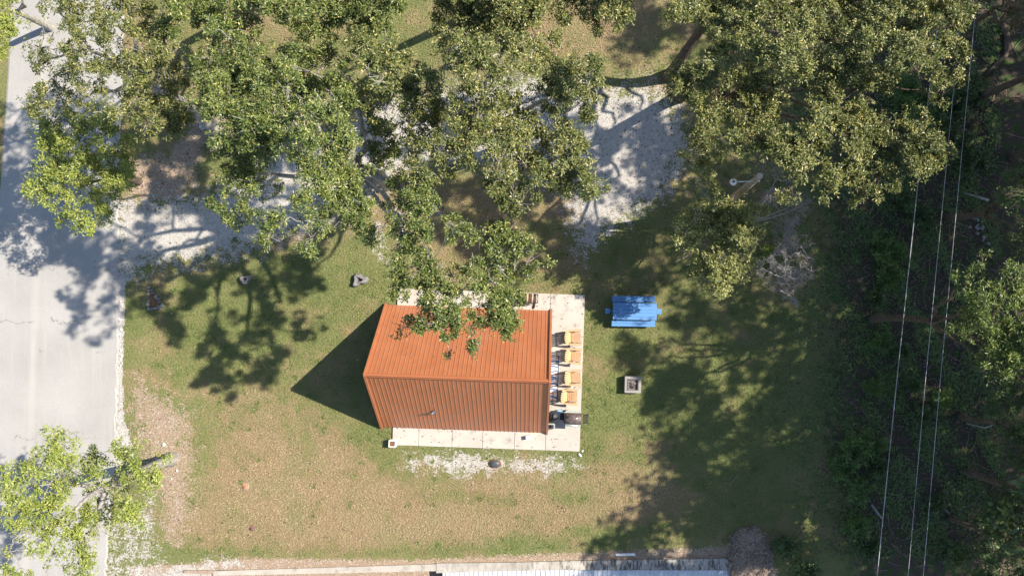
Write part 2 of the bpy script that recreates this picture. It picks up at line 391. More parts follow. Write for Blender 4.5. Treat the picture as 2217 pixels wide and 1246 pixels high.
# road
def road_mat():
    g = NG('road_asphalt'); n = g.noise(.5, 5); f = g.noise(26, 4, .85); st = g.noise(1.6, 6, .6, g.mapping((3, .12, 1)))
    c = g.ramp(n, [(.3, (.31, .298, .28)), (.7, (.37, .357, .337))])
    c = g.mix(g.smooth(st, .5, .75), c, (.37, .355, .33))
    c = g.mix(g.math('MULTIPLY', g.smooth(f, .35, .7), .6), c, (.15, .145, .14))
    c = g.mix(g.math('MULTIPLY', g.smooth(g.noise(.35, 6, .7), .5, .7), .35), c, (.24, .232, .222))
    c = g.mix(g.math('MULTIPLY', g.smooth(g.noise(1.3, 4, .6), .68, .74), .5), c, (.15, .15, .145))
    sp = g.t.nodes.new('ShaderNodeSeparateXYZ'); g.L(g.co.outputs['Object'], sp.inputs[0])
    wob = g.math('MULTIPLY', g.math('SUBTRACT', g.noise(1.1, 6, .7), .5), 1.2)
    x = g.math('ADD', sp.outputs[0], g.math('MULTIPLY', sp.outputs[1], -.035))
    # pale seam
    xs_ = g.math('ADD', x, g.math('MULTIPLY', g.math('SUBTRACT', g.noise(.8, 3), .5), .15))
    seam = g.math('ABSOLUTE', g.math('ADD', xs_, 24.35))
    c = g.mix(g.math('MULTIPLY', g.smooth(seam, .3, .02), .25), c, (.42, .39, .34))
    for yy, amp in ((1.2, 1.6), (-1.4, 1.2), (-6.9, 1.4)):
        dd = g.math('ABSOLUTE', g.math('ADD', g.math('SUBTRACT', sp.outputs[1], yy), g.math('MULTIPLY', wob, amp)))
        gap = g.smooth(g.noise(.9, 2), .42, .55)
        c = g.mix(g.math('MULTIPLY', g.math('MULTIPLY', g.smooth(dd, .035, .008), gap), .8), c, (.12, .12, .10))
    g.bump(f, .3, .006); return g.fin(c, .9, 0, .2)
LEDGE = [(44, -900), (30, 0), (18, 200), (5, 400), (-12, 620), (-60, 1300), (-160, 2600)]
REDGE = [(290, -900), (268, 0), (262, 200), (255, 430), (252, 600), (254, 760), (248, 900), (246, 1000), (236, 1120), (226, 1246), (205, 1600), (170, 2600)]
def resample(e, n):
    e = np.array(e, float); t = np.linspace(e[0, 1], e[-1, 1], n); return np.stack([np.interp(t, e[:, 1], e[:, 0]), t], 1)
le, re_ = resample(LEDGE, 500), resample(REDGE, 500)
re_[:, 0] += rng.normal(0, 1.2, 500) + 1.5*np.sin(np.arange(500)*.7)
rv = [tuple(G(a[0], a[1], .035)) for a in le] + [tuple(G(a[0], a[1], .035)) for a in re_]
rv += [tuple(G(a[0]-6, a[1], -.02)) for a in le] + [tuple(G(a[0]+5, a[1], -.02)) for a in re_]
rf = []
for i in range(499):
    rf += [(i+1, 500+i+1, 500+i, i), (1000+i+1, i+1, i, 1000+i), (500+i+1, 1500+i+1, 1500+i, 500+i)]
road = mesh_np('road', np.array(rv), np.array(rf), road_mat()); tag(road, kind='structure')

# patio slab (rotated 2 degrees with the cabin)
RZ = math.radians(-2.0)
def HL(u, v):                              # house-axes pixels (about the photo centre) -> ground pixel
    c, s_ = math.cos(math.radians(2)), math.sin(math.radians(2))
    return (1108.5 + u*c - v*s_, 623 + u*s_ + v*c)
def HG(u, v, h=0): p = HL(u, v); return G(p[0], p[1], h)
mb = MB(); g_ = .35
def slab(u0, u1, v0, v1):
    mb.prism([HG(u0+g_, v1-g_)[:2], HG(u1-g_, v1-g_)[:2], HG(u1-g_, v0+g_)[:2], HG(u0+g_, v0+g_)[:2]], -.1, .09)
for u0, u1 in ((-247, -190), (-190, -118), (-118, -52), (-52, 17), (17, 84)):
    slab(u0, u1, 9.5, 100); slab(u0, u1, 250, 348)
slab(-247, 84, 100, 250)
slab(84, 158.5, 9.5, 100); slab(84, 158.5, 100, 262); slab(84, 158.5, 262, 348)
pt = mb.build('patio', M['patio'], bevel=.008); tag(pt, kind='structure')

# ------------------------------------------------------------------ cabin
HC = HL(-92.5, 178)
cabin = empty('cabin', G(HC[0], HC[1], .09), RZ, label='A-frame cabin with steep rust-orange ribbed metal roof on a concrete slab', cat='cabin')
HLn, HWd, HR = 3.97, 2.98, 4.85
def roof_panel(sgn):
    """ribbed sheet from ridge to eave"""
    pitch = .1983; prof = []; x = -HLn
    while x < HLn-.01:
        x1 = min(x+pitch, HLn)
        prof += [(x, 0), (x+pitch*.40, 0), (x+pitch*.45, .003), (x+pitch*.50, 0)]
        prof += [(x+pitch*.80, 0), (x+pitch*.845, .017), (x+pitch*.935, .017), (x+pitch*.985, 0)]; x = x1
    prof.append((HLn, 0))
    d = Vector((0, sgn*HWd, -HR)); L = d.length; d.normalize(); n = Vector((0, sgn*HR, HWd)).normalized()
    m = MB(); k = len(prof); rows = [0, .33, .66, 1.0]
    for t in rows:
        for (px_, o) in prof:
            p = Vector((px_, 0, HR)) + d*(L*t) + n*(o-.04); m.v.append(tuple(p))
    for (px_, o) in prof: m.v.append(tuple(Vector((px_, 0, HR)) + d*L + n*(-.10)))
    for (px_, o) in prof: m.v.append(tuple(Vector((px_, 0, HR)) + n*(-.10)))
    def quad(a, b, c, e):
        m.f.append((a, b, c, e) if sgn < 0 else (e, c, b, a)); m.sm.append(False)
    for r in range(3):
        for i in range(k-1): quad(r*k+i, (r+1)*k+i, (r+1)*k+i+1, r*k+i+1)
    for i in range(k-1):
        quad(3*k+i, 4*k+i, 4*k+i+1, 3*k+i+1); quad(4*k+i, 5*k+i, 5*k+i+1, 4*k+i+1)
    return m
roof_n = roof_panel(1).build('roof', M['roof'], cabin); roof_n['label'] = 'sunny rust-orange roof slope under the oak limb'
roof_s = roof_panel(-1).build('roof', M['roof'], cabin); roof_s['label'] = 'dimmer rust-orange roof slope facing the walkway'
mb = MB()
for sgn in (1, -1):
    n = Vector((0, sgn*HR, HWd)).normalized(); d = Vector((0, sgn*HWd, -HR)).normalized()
    a0 = Vector((0, 0, HR+.03)) ; a1 = a0 + d*.17
    mb.bar(Vector((-HLn-.02, (a0.y+a1.y)/2, (a0.z+a1.z)/2)), Vector((HLn+.02, (a0.y+a1.y)/2, (a0.z+a1.z)/2)), .17, .016, up=n)
mb.build('ridge_cap', M['roof'], cabin, bevel=.004)
for e in (-1, 1):
    mb = MB()
    for sgn in (1, -1):
        n = Vector((0, sgn*HR, HWd)).normalized()
        top = Vector((e*(HLn), 0, HR-.0)); bt = Vector((e*(HLn), sgn*HWd, -.0))
        mb.bar(top, bt, .10, .10, up=n)
    mb.build('rake_trim', M['roof'], cabin, bevel=.006)
for e, xw in ((-1, -HLn+.55), (1, HLn-1.0)):
    m = MB(); sl = HR/HWd; y0 = HWd-.2
    m.v = [(xw, -y0, 0), (xw, y0, 0), (xw, 0, y0*sl), (xw-.1*e, -y0, 0), (xw-.1*e, y0, 0), (xw-.1*e, 0, y0*sl)]
    m.f = [(0, 1, 2), (3, 4, 5), (0, 1, 4, 3), (1, 2, 5, 4), (2, 0, 3, 5)]; m.sm = [False]*5
    wl = m.build('wall', M['wall'], cabin)
    if e > 0:
        dr = MB().box((xw+.03, 0, 1.02), (.05, .95, 2.04)).build('door', M['white'], cabin, bevel=.005)
        MB().tube([(xw+.06, .38, 1), (xw+.11, .38, 1)], .025).build('handle', M['black'], dr)
    for yy in (-1.15, 1.15):
        fr = MB().box((xw+.03*e, yy, 1.15), (.05, .9, 1.1)).build('window', M['white'], cabin, bevel=.005)
        MB().box((xw+.06*e, yy, 1.15), (.02, .78, .98)).build('pane', M['glass'], fr)
# vent pipe on the lower slope
pz = 2.3; yy = -HWd*(1-pz/HR); cx = None
vp = W(934, 896, 2.6); inv = Matrix.Rotation(-RZ, 3, 'Z'); lp = inv @ (vp - cabin.location); lp.z = HR*(1-abs(lp.y)/HWd)
vn = Vector((0, -HR, HWd)).normalized()
MB().tube([lp-vn*.05+Vector((0, 0, 0)), lp+Vector((0, -.02, .05)), lp+Vector((0, -.02, .36))], .045, 10).build('vent_pipe', M['galv'], cabin)
MB().lathe([(.12, -.05), (.09, .04), (.05, .08)], tuple(lp+Vector((0, -.01, .02))), 12).build('vent_flashing', M['dark'], cabin)

# ------------------------------------------------------------------ chairs
def make_chair():
    r = empty('adirondack_chair')
    m = MB()   # seat slats, sloping back
    for i in range(6):
        t = i/5; m.box((.34-.44*t, 0, .38-.12*t), (.078, .43, .022), Matrix.Rotation(math.radians(-15), 3, 'Y'))
    m.build('seat', M['chair'], r, bevel=.004)
    m = MB()
    for k in range(-3, 4):
        a = k*.075; ln = .80-.018*k*k
        b0 = Vector((-.09-.012*(9-k*k)/9, k*.062, .22)); b1 = Vector((-.40+.012*k*k*.5, k*.062+k*.034, .22+ln*.93))
        m.bar(b0, b1, .064+.004, .02, up=(-.9, 0, .4))
    m.build('backrest', M['chair_back'], r, bevel=.004)
    MB().bar((-.27, -.30, .56), (-.27, .30, .56), .03, .07).bar((-.12, -.27, .24), (-.12, .27, .24), .03, .08).build('back_rail', M['chair'], r)
    for s in (-1, 1):
        m = MB(); poly = [(.40, s*.28), (.40, s*.395), (.20, s*.40), (-.15, s*.36), (-.33, s*.33), (-.33, s*.27), (-.1, s*.28)]
        if s < 0: poly = poly[::-1]
        poly = poly[::-1]
        m.prism(poly, .555, .58); m.build('armrest', M['chair'], r, bevel=.004)
        MB().box((.30, s*.285, .28), (.10, .025, .56)).build('leg', M['chair'], r, bevel=.003)
        MB().bar((.36, s*.255, .34), (-.52, s*.255, .05), .025, .12).build('leg', M['chair'], r, bevel=.003)
    return r
ch0 = make_chair()
chs = [((1240, 730), 3, 'cedar adirondack chair farthest from the barrel smoker, its back clear of the rug'),
       ((1240.5, 770), -2, 'cedar adirondack chair second from the woodpile, its back over the rug end'),
       ((1240, 817), 6, 'cedar adirondack chair third from the woodpile, tilted slightly, behind the ridge end of the cabin'),
       ((1232, 858), -1, 'cedar adirondack chair beside the barrel smoker, with a round tan stool tucked under it')]
for i, (p, a, lb) in enumerate(chs):
    c = ch0 if i == 0 else copy_tree(ch0)
    c.location = W(p[0], p[1], .5); c.location.z = .09; c.rotation_euler = (0, 0, math.radians(a) + RZ)
    tag(c, lb, 'chair', 'adirondack chairs on the patio')
# rug
def rug_mat():
    g = NG('patterned_rug'); wv = g.t.nodes.new('ShaderNodeTexWave'); wv.wave_type = 'RINGS'; wv.inputs['Scale'].default_value = 1.1
    wv.inputs['Distortion'].default_value = 9; wv.inputs['Detail'].default_value = 2; g.L(g.co.outputs['Object'], wv.inputs[0])
    c = g.ramp(wv.outputs[0], [(.0, (.10, .13, .24)), (.28, (.25, .32, .45)), (.45, (.62, .63, .64)), (.8, (.70, .69, .66)), (1, (.45, .25, .22))])
    return g.fin(c, .95, 0, .1)
r0 = W(1196, 770, 0); rug = empty('rug', G(1172, 818, .09), RZ, label='patterned blue and white rug half hidden beneath the cabin roof edge', cat='rug')
MB().box((0, 0, .007), (1.58, 2.16, .012)).build('rug_field', rug_mat(), rug)
m = MB()
for s in (-1, 1): m.box((0, s*1.065, .009), (1.62, .035, .012)); m.box((s*.795, 0, .009), (.035, 2.16, .011))
m.build('border', simple('navy_border', (.03, .05, .12), .95), rug)
# round stool under 4th chair
st = empty('stool', G(1231, 853, .09), label='round tan wicker stool under the chair beside the smoker', cat='stool')
MB().lathe([(.30, 0), (.31, .05), (.29, .19), (.001, .21)], n=24).build('seat', M['wicker'], st)

# ------------------------------------------------------------------ barrel smoker
sm = empty('barrel_smoker', G(1240, 900, .09), RZ, label='sooty offset barrel smoker on wheels at the patio edge', cat='grill')
zc = .82
MB().tube([(-.38, 0, zc), (-.36, 0, zc), (.36, 0, zc), (.38, 0, zc)], [.24, .27, .27, .24], 24).build('barrel', M['rust'], sm)
MB().box((0, -.33, zc-.03), (.7, .14, .02)).build('side_shelf', M['grey'], sm)
MB().box((0, .31, zc-.02), (.74, .12, .02)).build('side_shelf', M['grey'], sm)
m = MB()
for k in range(5): m.box((.47+.055*k, 0, zc-.02), (.036, .42, .02))
m.box((.58, .2, zc-.045), (.3, .03, .03)); m.box((.58, -.2, zc-.045), (.3, .03, .03)); m.build('end_shelf', M['black'], sm)
MB().tube([(-.3, .12, zc+.25), (-.3, .12, zc+.75)], .04, 10).tube([(-.3, .12, zc+.76), (-.3, .12, zc+.8)], .055, 10).build('chimney', M['black'], sm)
MB().tube([(-.2, -.27, zc+.08), (-.2, -.31, zc+.1), (.2, -.31, zc+.1), (.2, -.27, zc+.08)], .014, 8).build('handle', M['galv'], sm)
for x in (-.3, .3):
    for s in (-1, 1): MB().tube([(x, s*.2, zc-.15), (x+.02, s*.26, 0)], .018, 8).build('leg', M['black'], sm)
MB().tube([(-.34, -.3, .09), (-.34, -.25, .09)], .09, 16).build('wheel', M['black'], sm)
MB().tube([(-.34, .25, .09), (-.34, .3, .09)], .09, 16).build('wheel', M['black'], sm)
MB().box((-.52, .05, .5), (.2, .34, .28)).tube([(-.52, .05, .64), (-.52, .05, .72)], .1, 14).build('firebox', M['black'], sm, bevel=.02)
MB().rock((.15, .05, zc+.262), (.055, .03), .15, 3, 1).build('white_fleck', M['white'], sm)  # small flat white fleck on top of the barrel

kt = empty('kettle_grill', G(1197, 896, .09), label='round black covered kettle grill between the cabin and the smoker', cat='grill')
MB().lathe([(.02, .42), (.16, .46), (.24, .56), (.27, .68), (.26, .78), (.20, .88), (.10, .94), (.01, .955)], n=28).build('bowl', M['cover'], kt)
MB().tube([(-.06, -.16, .935), (0, -.05, 1.0), (0, .06, 1.0), (.03, .17, .92)], .018, 8).build('handle', M['black'], kt)
for k in range(3):
    a = k*2.094+.5; MB().tube([(.12*math.cos(a), .12*math.sin(a), .5), (.27*math.cos(a), .27*math.sin(a), 0)], .014, 8).build('leg', M['galv'], kt)
MB().lathe([(.02, .2), (.13, .22), (.14, .235), (.001, .236)], n=20).build('ash_pan', M['galv'], kt)
bg_ = MB().rock((0, 0, .14), (.17, .11), .8, 8).build('plastic_bag', M['bluebag'], loc=W(1211, 889, .8)); bg_.location.z = .0
bg_.location = G(1210, 890, .09)
tag(bg_, 'crumpled blue and white plastic bag next to the kettle grill', 'bag')
sh = empty('step_stool', G(1193, 914, .09), RZ, label='grey step stool in front of the kettle grill', cat='stool')
m = MB()
m.box((0, 0, .43), (.34, .07, .03)).box((.15, -.14, .43), (.06, .24, .03)); m.build('top_frame', M['grey'], sh, bevel=.01)
MB().box((0, -.14, .22), (.24, .2, .02)).build('step', M['cover'], sh)
for x, y in ((-.15, 0), (.16, .02), (-.15, -.25), (.16, -.25)): MB().box((x, y, .21), (.03, .03, .42)).build('leg', M['grey'], sh)

# ------------------------------------------------------------------ firewood rack
fw = empty('firewood_rack', G(1143, 645, .09), RZ, label='black wire firewood rack stacked with split logs behind the cabin', cat='firewood rack')
m = MB()
for y in (-.2, .2):
    for x in (-.48, .48): m.tube([(x, y, 0), (x, y, .75)], .016, 6)
    m.tube([(-.48, y, .12), (.48, y, .12)], .014, 6); m.tube([(-.48, y, .74), (.48, y, .74)], .014, 6)
for x in (-.48, .48, .3, .38): m.tube([(x, -.2, .74), (x, .2, .74)], .012, 6)
for x in (-.48, .48): m.tube([(x, -.2, .12), (x, .2, .12)], .014, 6)
m.tube([(.3, -.2, .74), (.48, .2, .74)], .01, 6); m.tube([(.3, .2, .74), (.48, -.2, .74)], .01, 6)
m.build('frame', M['black'], fw)
for k in range(34):
    lay = k//7; i = k % 7; x = -.42+i*.125+random.uniform(-.02, .02); z = .2+lay*.125
    if x > .3 and lay > 1: continue
    rr = random.uniform(.048, .066); q = random.uniform(-.12, .12)
    mt = M['cutwood'] if random.random() < .55 else M['logbark']
    o = MB().tube([(x-q*.2, -.21+random.uniform(-.03, .03), z), (x+q*.2, .22, z+random.uniform(-.01, .02))], rr, 6).build('split_log', mt)
    o.location = fw.matrix_basis @ Vector((0, 0, 0)); o.rotation_euler = (0, 0, RZ)
    tag(o, 'split firewood log piled with others in the black wire rack', 'log', 'split logs in the firewood rack')
o = MB().tube([(-.05, -.13, .04), (-.01, -.02, .06), (.02, .12, .05)], [.03, .05, .035], 8).build('loose_log', M['charwood'], loc=G(1157, 662, .09))
tag(o, 'short dark curved log lying on the slab beside the firewood rack', 'log')

# ------------------------------------------------------------------ picnic table
pc = empty('picnic_table', G(1371, 673), math.radians(-.8), label='bright blue wooden picnic table with side benches and end seats on the grass', cat='picnic table')
m = MB()
for k in range(5): m.box((0, (k-2)*.162, .76), (2.07, .154, .04))
m.build('tabletop', M['blue'], pc, bevel=.004)
for s in (-1, 1):
    m = MB()
    for k in range(2): m.box((-.03, s*(.505+.148*k), .46), (2.07, .14, .04))
    m.build('bench', M['blue'], pc, bevel=.004)
    MB().box((s*1.23-.04, 0, .46), (.22, .25, .045)).build('end_seat', M['blue'], pc, bevel=.004); MB().box((s*1.23-.04, 0, .29), (.08, .08, .3)).build('post', M['blue'], pc)
    MB().box((0, 0, .12 if s > 0 else .7), (2.5 if s > 0 else 1.8, .06, .08)).build('beam', M['blue'], pc)
    m = MB(); m.box((s*.72, 0, .41), (.05, 1.5, .09)); m.box((s*.72, 0, .70), (.05, .76, .08)); m.build('cross_beam', M['blue'], pc)
    for t in (-1, 1):
        MB().bar((s*.76, t*.25, .73), (s*.76, t*.62, 0), .09, .045, up=(1, 0, 0)).build('leg', M['blue'], pc)
MB().lathe([(.02, .775), (.02, .786), (.001, .787)], n=12).build('umbrella_hole', M['black'], pc)
# ------------------------------------------------------------------ fire pit
fp = empty('fire_pit', G(1368.5, 830.5), math.radians(-1.5), label='square grey stone fire pit with charred wood and ash inside', cat='fire pit')
m = MB(); a, b, hh = .39, .27, .42
m.box((0, (a+b)/2, hh/2), (2*a, a-b, hh)).box((0, -(a+b)/2, hh/2), (2*a, a-b, hh)).box(((a+b)/2, 0, hh/2-.001), (a-b, 2*b, hh-.002)).box((-(a+b)/2, 0, hh/2-.001), (a-b, 2*b, hh-.002))
m.build('stone_surround', M['block'], fp, bevel=.01)
MB().box((0, 0, .2), (2*b-.01, 2*b-.01, .2)).build('ash_bed', M['ash'], fp)
m = MB()
for s in (-1, 1):
    m.box((0, s*(b-.02), hh+.004), (2*b, .04, .03)); m.box((s*(b-.02), 0, hh+.004), (.04, 2*b-.08, .03))
m.build('steel_rim', M['rust'], fp)
m = MB()
for a_ in (.785, 2.356, 0.1, 1.6): c_, s_ = math.cos(a_), math.sin(a_); m.bar((-c_*.2, -s_*.2, .36), (c_*.2, s_*.2, .37+.01*a_), .022, .015)
m.tube([(.07*math.cos(k*.524), .07*math.sin(k*.524), .385) for k in range(13)], .01, 6)
m.build('grate', M['rust'], fp)
for k in range(6):
    a_ = k*1.1+.3; c_, s_ = math.cos(a_), math.sin(a_); ox = random.uniform(-.08, .08); oy = random.uniform(-.08, .08)
    o = MB().tube([(ox-c_*.12, oy-s_*.12, .32), (ox+c_*.12, oy+s_*.12, .36)], [.03, .024], 7).build('charred_log', M['charwood'] if k % 3 else M['ash'])
    o.location = fp.location; o.rotation_euler = fp.rotation_euler
    tag(o, 'burnt stick of wood lying in the ash of the square fire pit', 'log', 'charred wood in the fire pit')

# ------------------------------------------------------------------ planter, box, lids, stumps
pl = empty('planter', G(852, 957), RZ, label='square white concrete planter filled with brown soil at the slab corner', cat='planter')
m = MB(); a, b, hh = .17, .125, .42
for s in (-1, 1): m.box((0, s*(a+b)/2, hh/2), (2*a, a-b, hh)); m.box((s*(a+b)/2, 0, hh/2-.001), (a-b, 2*b, hh-.002))
m.build('container', M['white'], pl, bevel=.008); MB().box((0, 0, .19), (2*b, 2*b, .36)).build('soil', M['soil'], pl)
gb = empty('hose_box', G(1145, 944, .09), RZ+.15, label='small pale green box standing against the cabin eave on the walkway', cat='box')
MB().box((0, 0, .12), (.26, .16, .24)).build('box_body', M['palegreen'], gb, bevel=.015)
MB().box((.0, 0, .25), (.28, .18, .025)).build('lid', M['white'], gb, bevel=.008)
def lid(px, py, r, mat, name, label, ring=None, dome=.03, z=.02, sy=1):
    e = empty(name, G(px, py), label=label, cat='lid')
    MB().lathe([(r, -.05), (r, z), (r*.93, z+dome*.5), (r*.5, z+dome), (.005, z+dome*1.02)], n=28, sy=sy).build('cover', mat, e)
    if ring: MB().lathe([(r*1.25, -.05), (r*1.25, z*.6), (r*1.02, z*.7)], n=28, sy=sy).build('ring', ring, e)
    m = MB()
    m.lathe([(.04, z+dome), (.035, z+dome+.025), (.003, z+dome+.026)], (r*-.35, -r*.25, 0), 12); m.build('cap', M['dark'], e)
lid(531, 1052, .155, M['terracotta'], 'cleanout_cover', 'round orange-brown cleanout cover in a grey ring set in the lawn', M['block'])
lid(547, 1142, .145, M['browncap'], 'cleanout_cover', 'round dark brown cleanout cover in the lawn near the bottom wall', M['soil'])
lid(1071, 1003, .25, M['dark'], 'septic_lid', 'dark grey round septic lid in white gravel beside the walkway', M['soil'], .07, .04, .72)

# hollow stumps: ring of weathered wood with a dark centre
def stump(px, py, r, label, seed, hgt=.3, sy=.8, mat='stone'):
    rr = random.Random(seed); e = empty('tree_stump', G(px, py), rr.uniform(0, 3), label=label, cat='stump', group='weathered stumps on the lawn')
    n = 18; out = [r*(1+.28*math.sin(3*k*2*math.pi/n+seed)+rr.uniform(-.12, .12)) for k in range(n)]
    m = MB(); rings = [(1.15, -.05), (1.0, hgt*.8), (.85, hgt), (.5, hgt*.95), (.32, hgt*.5), (.2, .02)]
    for t, z in rings:
        for k in range(n):
            a = 2*math.pi*k/n; q = out[k]*t; m.v.append((q*math.cos(a), q*math.sin(a)*sy, z*(1+rr.uniform(-.12, .12))))
    for i in range(len(rings)-1):
        for k in range(n): m.f.append((i*n+k, i*n+(k+1) % n, (i+1)*n+(k+1) % n, (i+1)*n+k)); m.sm.append(False)
    m.f.append(tuple((len(rings)-1)*n+k for k in range(n))); m.sm.append(False)
    m.build('rim', M[mat], e); MB().lathe([(r*.3, 0), (r*.26, .05), (.01, .06)], n=12).build('rotten_core', M['charwood'], e)
stump(533, 605, .24, 'round hollow grey stump half in shade on the lawn', 1)
stump(779, 606, .32, 'angular pale hollow stump in the sun left of the cabin', 4)
stump(1597, 1205, .01, 'x', 2) if False else None
# stump/stone triangle in the shade near the road
e = empty('stone_border', G(335, 652), label='triangular bed edged with grey rock slabs in tree shade near the road', cat='garden border')
m = MB(); tri = [(-.32, .75), (-.3, -.4), (.42, -.25)]
for i in range(3):
    a, b = tri[i], tri[(i+1) % 3]
    for k in range(7):
        t = (k+.5)/7; m.rock((a[0]+(b[0]-a[0])*t, a[1]+(b[1]-a[1])*t, .05), (random.uniform(.08, .13), random.uniform(.05, .09)), .8, i*9+k, 1)
m.build('edging', M['stone'], e)
MB().prism([(-.2, -.3), (.3, -.2), (-.22, .5)], 0, .03).build('bed_soil', M['soil'], e)
# flat grey stone at the foot of the lower-left tree
o = MB().rock((0, 0, .03), (.3, .17), .35, 5).build('flat_rock', M['stone'], loc=G(378, 988)); o.rotation_euler = (0, 0, .5)
tag(o, 'flat grey rock on bare dirt at the foot of the lime-green roadside tree', 'rock')

# ------------------------------------------------------------------ rocks
def rock(px, py, r, seed, mat, label, group, z=0):
    o = MB().rock((0, 0, r*.25), (r, r*random.uniform(.6, 1)), .7, seed, 1).build('rock', M[mat], loc=G(px, py, z)); o.rotation_euler = (0, 0, random.uniform(0, 6))
    tag(o, label, 'rock', group)
for k in range(22):
    a = random.uniform(0, 6.28); q = random.uniform(20, 48)
    rock(462+q*math.cos(a)*.9, 268+q*math.sin(a), random.uniform(.06, .13), k, 'rockw', 'white rock in the ring around the leaning roadside oak', 'white rocks around the leaning oak')
for k in range(16):
    rock(random.gauss(2122, 9), random.gauss(488, 22), random.uniform(.07, .14), 40+k, 'block', 'pale rock in the heap on the shaded forest floor', 'pale rocks heaped in the woods')
for k, (x, y, q) in enumerate(((1580, 1203, .14), (1590, 1212, .17), (1598, 1222, .15), (1603, 1231, .12))):
    rock(x, y, q, 70+k, 'stone', 'grey rock stepping down past the end of the retaining wall', 'rocks at the retaining wall end')
for k, (x, y, q) in enumerate(((355, 962, .11), (383, 1018, .09), (340, 990, .06), (1256, 985, .12), (1261, 975, .09), (372, 1036, .06))):
    lb = ['largest white rock on the bare dirt patch', 'white rock beside the flat grey stone on bare dirt', 'small white rock near the roadside tree', 'white rock at the slab corner nearest the smoker', 'smaller white rock touching the slab corner', 'small white rock below the roadside tree'][k]
    rock(x, y, q, 90+k, 'rockw', lb, 'loose white rocks')
for k in range(26):
    y = random.uniform(640, 960); rock(random.gauss(259, 4), y, random.uniform(.04, .09), 120+k, 'rockw', 'pale chunk of limestone along the road edge', 'limestone chunks along the road edge')

# ------------------------------------------------------------------ retaining wall, metal-roofed building below
rw = empty('retaining_wall', G(1030, 1223), label='long stained concrete retaining wall above the metal-roofed building', cat='retaining wall')
rw.location = (0, 0, 0)
def seg(name, poly, z0, z1, mat, parent=rw, bevel=.01):
    return MB().prism([tuple(G(*p)[:2]) for p in poly][::-1], z0, z1).build(name, mat, parent, bevel=bevel)
seg('wall_section', [(463, 1234), (463, 1244), (944, 1234), (944, 1219)], -2.4, .1, M['conc'])
def stained():
    g = NG('stained_concrete'); n = g.noise(1.2, 5, .6); st = g.noise(4, 6, .7, g.mapping((1.6, .45, .3)))
    sp = g.t.nodes.new('ShaderNodeSeparateXYZ'); g.L(g.co.outputs['Object'], sp.inputs[0])
    side = g.smooth(sp.outputs[0], -2, 3)
    c = g.ramp(n, [(.3, (.27, .245, .21)), (.7, (.40, .37, .33))])
    c = g.mix(g.math('MULTIPLY', g.smooth(st, .46, .6), g.math('ADD', g.math('MULTIPLY', side, .6), .25)), c, (.05, .05, .045))
    g.bump(g.noise(30, 3), .4, .01); return g.fin(c, .95, 0, .15)
sm_ = stained()
seg('wall_section', [(945, 1217), (945, 1238), (1120, 1233), (1270, 1231), (1605, 1231), (1572, 1207), (1270, 1211), (1120, 1215)], -2.4, .12, sm_)
tb = seg('fallen_timber', [(398, 1233), (462, 1232), (463, 1241), (400, 1238)], .0, .1, M['timber'], None, .005)
tag(tb, 'short weathered timber lying at the end of the concrete wall', 'timber')
pl_ = seg('wall_plate', [(1332, 1197), (1374, 1196), (1376, 1201), (1334, 1202)], 0, .05, M['white'], None, .01)
pl_.name = 'white_board'; tag(pl_, 'thin white board lying on dirt above the stained retaining wall', 'board')
bd = empty('building', (0, 0, 0), label='low building with ribbed pale galvanised roof at the bottom of the photo', cat='building')
def galv_roof():
    z = -.15; k = (1-z/H)
    x0, x1, x1b = W(958, 0, z).x, W(1590, 0, z).x, W(1630, 0, z).x; y0 = W(0, 1233, z).y; y1 = y0-6
    m = MB(); prof = []; x = x0; p = .23
    while x < x1b: prof += [(x, 0), (x+p*.55, 0), (x+p*.66, .035), (x+p*.86, .035), (x+p*.97, 0)]; x += p
    n = len(prof)
    for j, yy in enumerate((y0, y0-.6, y1)):
        for (a, o) in prof: m.v.append((min(a, x1 + (y0-yy)*.8), yy, z+o-.0-(j > 0)*(.12 if j == 1 else .9)*.6))
    for j in range(2):
        for i in range(n-1): m.f.append((j*n+i, (j+1)*n+i, (j+1)*n+i+1, j*n+i+1)); m.sm.append(False)
    m.build('roof', simple('galvanised_sheet', (.56, .575, .60), .45, .25, var=.15, scale=3), bd)
    MB().box(((x0+x1)/2, (y0+y1)/2-.1, -.62), (x1-x0-.3, 5.4, .7)).build('wall', M['white'], bd)
galv_roof()

# ------------------------------------------------------------------ utility pole with lamp
bp, tp = G(1553, 457), W(1645, 380, 7.9)
tp = W(1645, 381, 7.4)
up_ = empty('utility_pole', bp, label='leaning wooden utility pole with a street lamp arm among the trees', cat='utility pole')
d = tp-bp
MB().tube([Vector((0, 0, -.2))]+[d*t for t in (.0, .25, .5, .75, 1.0)], [.20, .19, .175, .16, .145, .13], 16).build('pole', M['polewood'], up_)
MB().tube([d*1.0, d*1.0+Vector((0, 0, .012))], .125, 16).build('pole_top', simple('pole_end_grain', (.62, .52, .38), .9), up_)
la, lb_ = W(1632, 393, 6.6)-bp, W(1588, 394, 6.7)-bp
MB().tube([d*.93, la+(lb_-la)*.2+Vector((0, 0, .1)), lb_+Vector((.1, 0, .05))], .022, 8).build('lamp_arm', M['galv'], up_)
lmp = MB().lathe([(.05, .1), (.12, .06), (.16, -.02), (.14, -.1), (.10, -.14)][::-1], tuple(lb_), 18).build('lamp_head', M['galv'], up_)
MB().lathe([(.04, 0), (.04, .06), (.01, .07)], tuple(lb_+Vector((0, 0, .1))), 10).build('photocell', M['dark'], lmp)
MB().box(tuple(la+Vector((.12, .02, .05))), (.22, .14, .2)).build('junction_box', M['dark'], up_, bevel=.03)

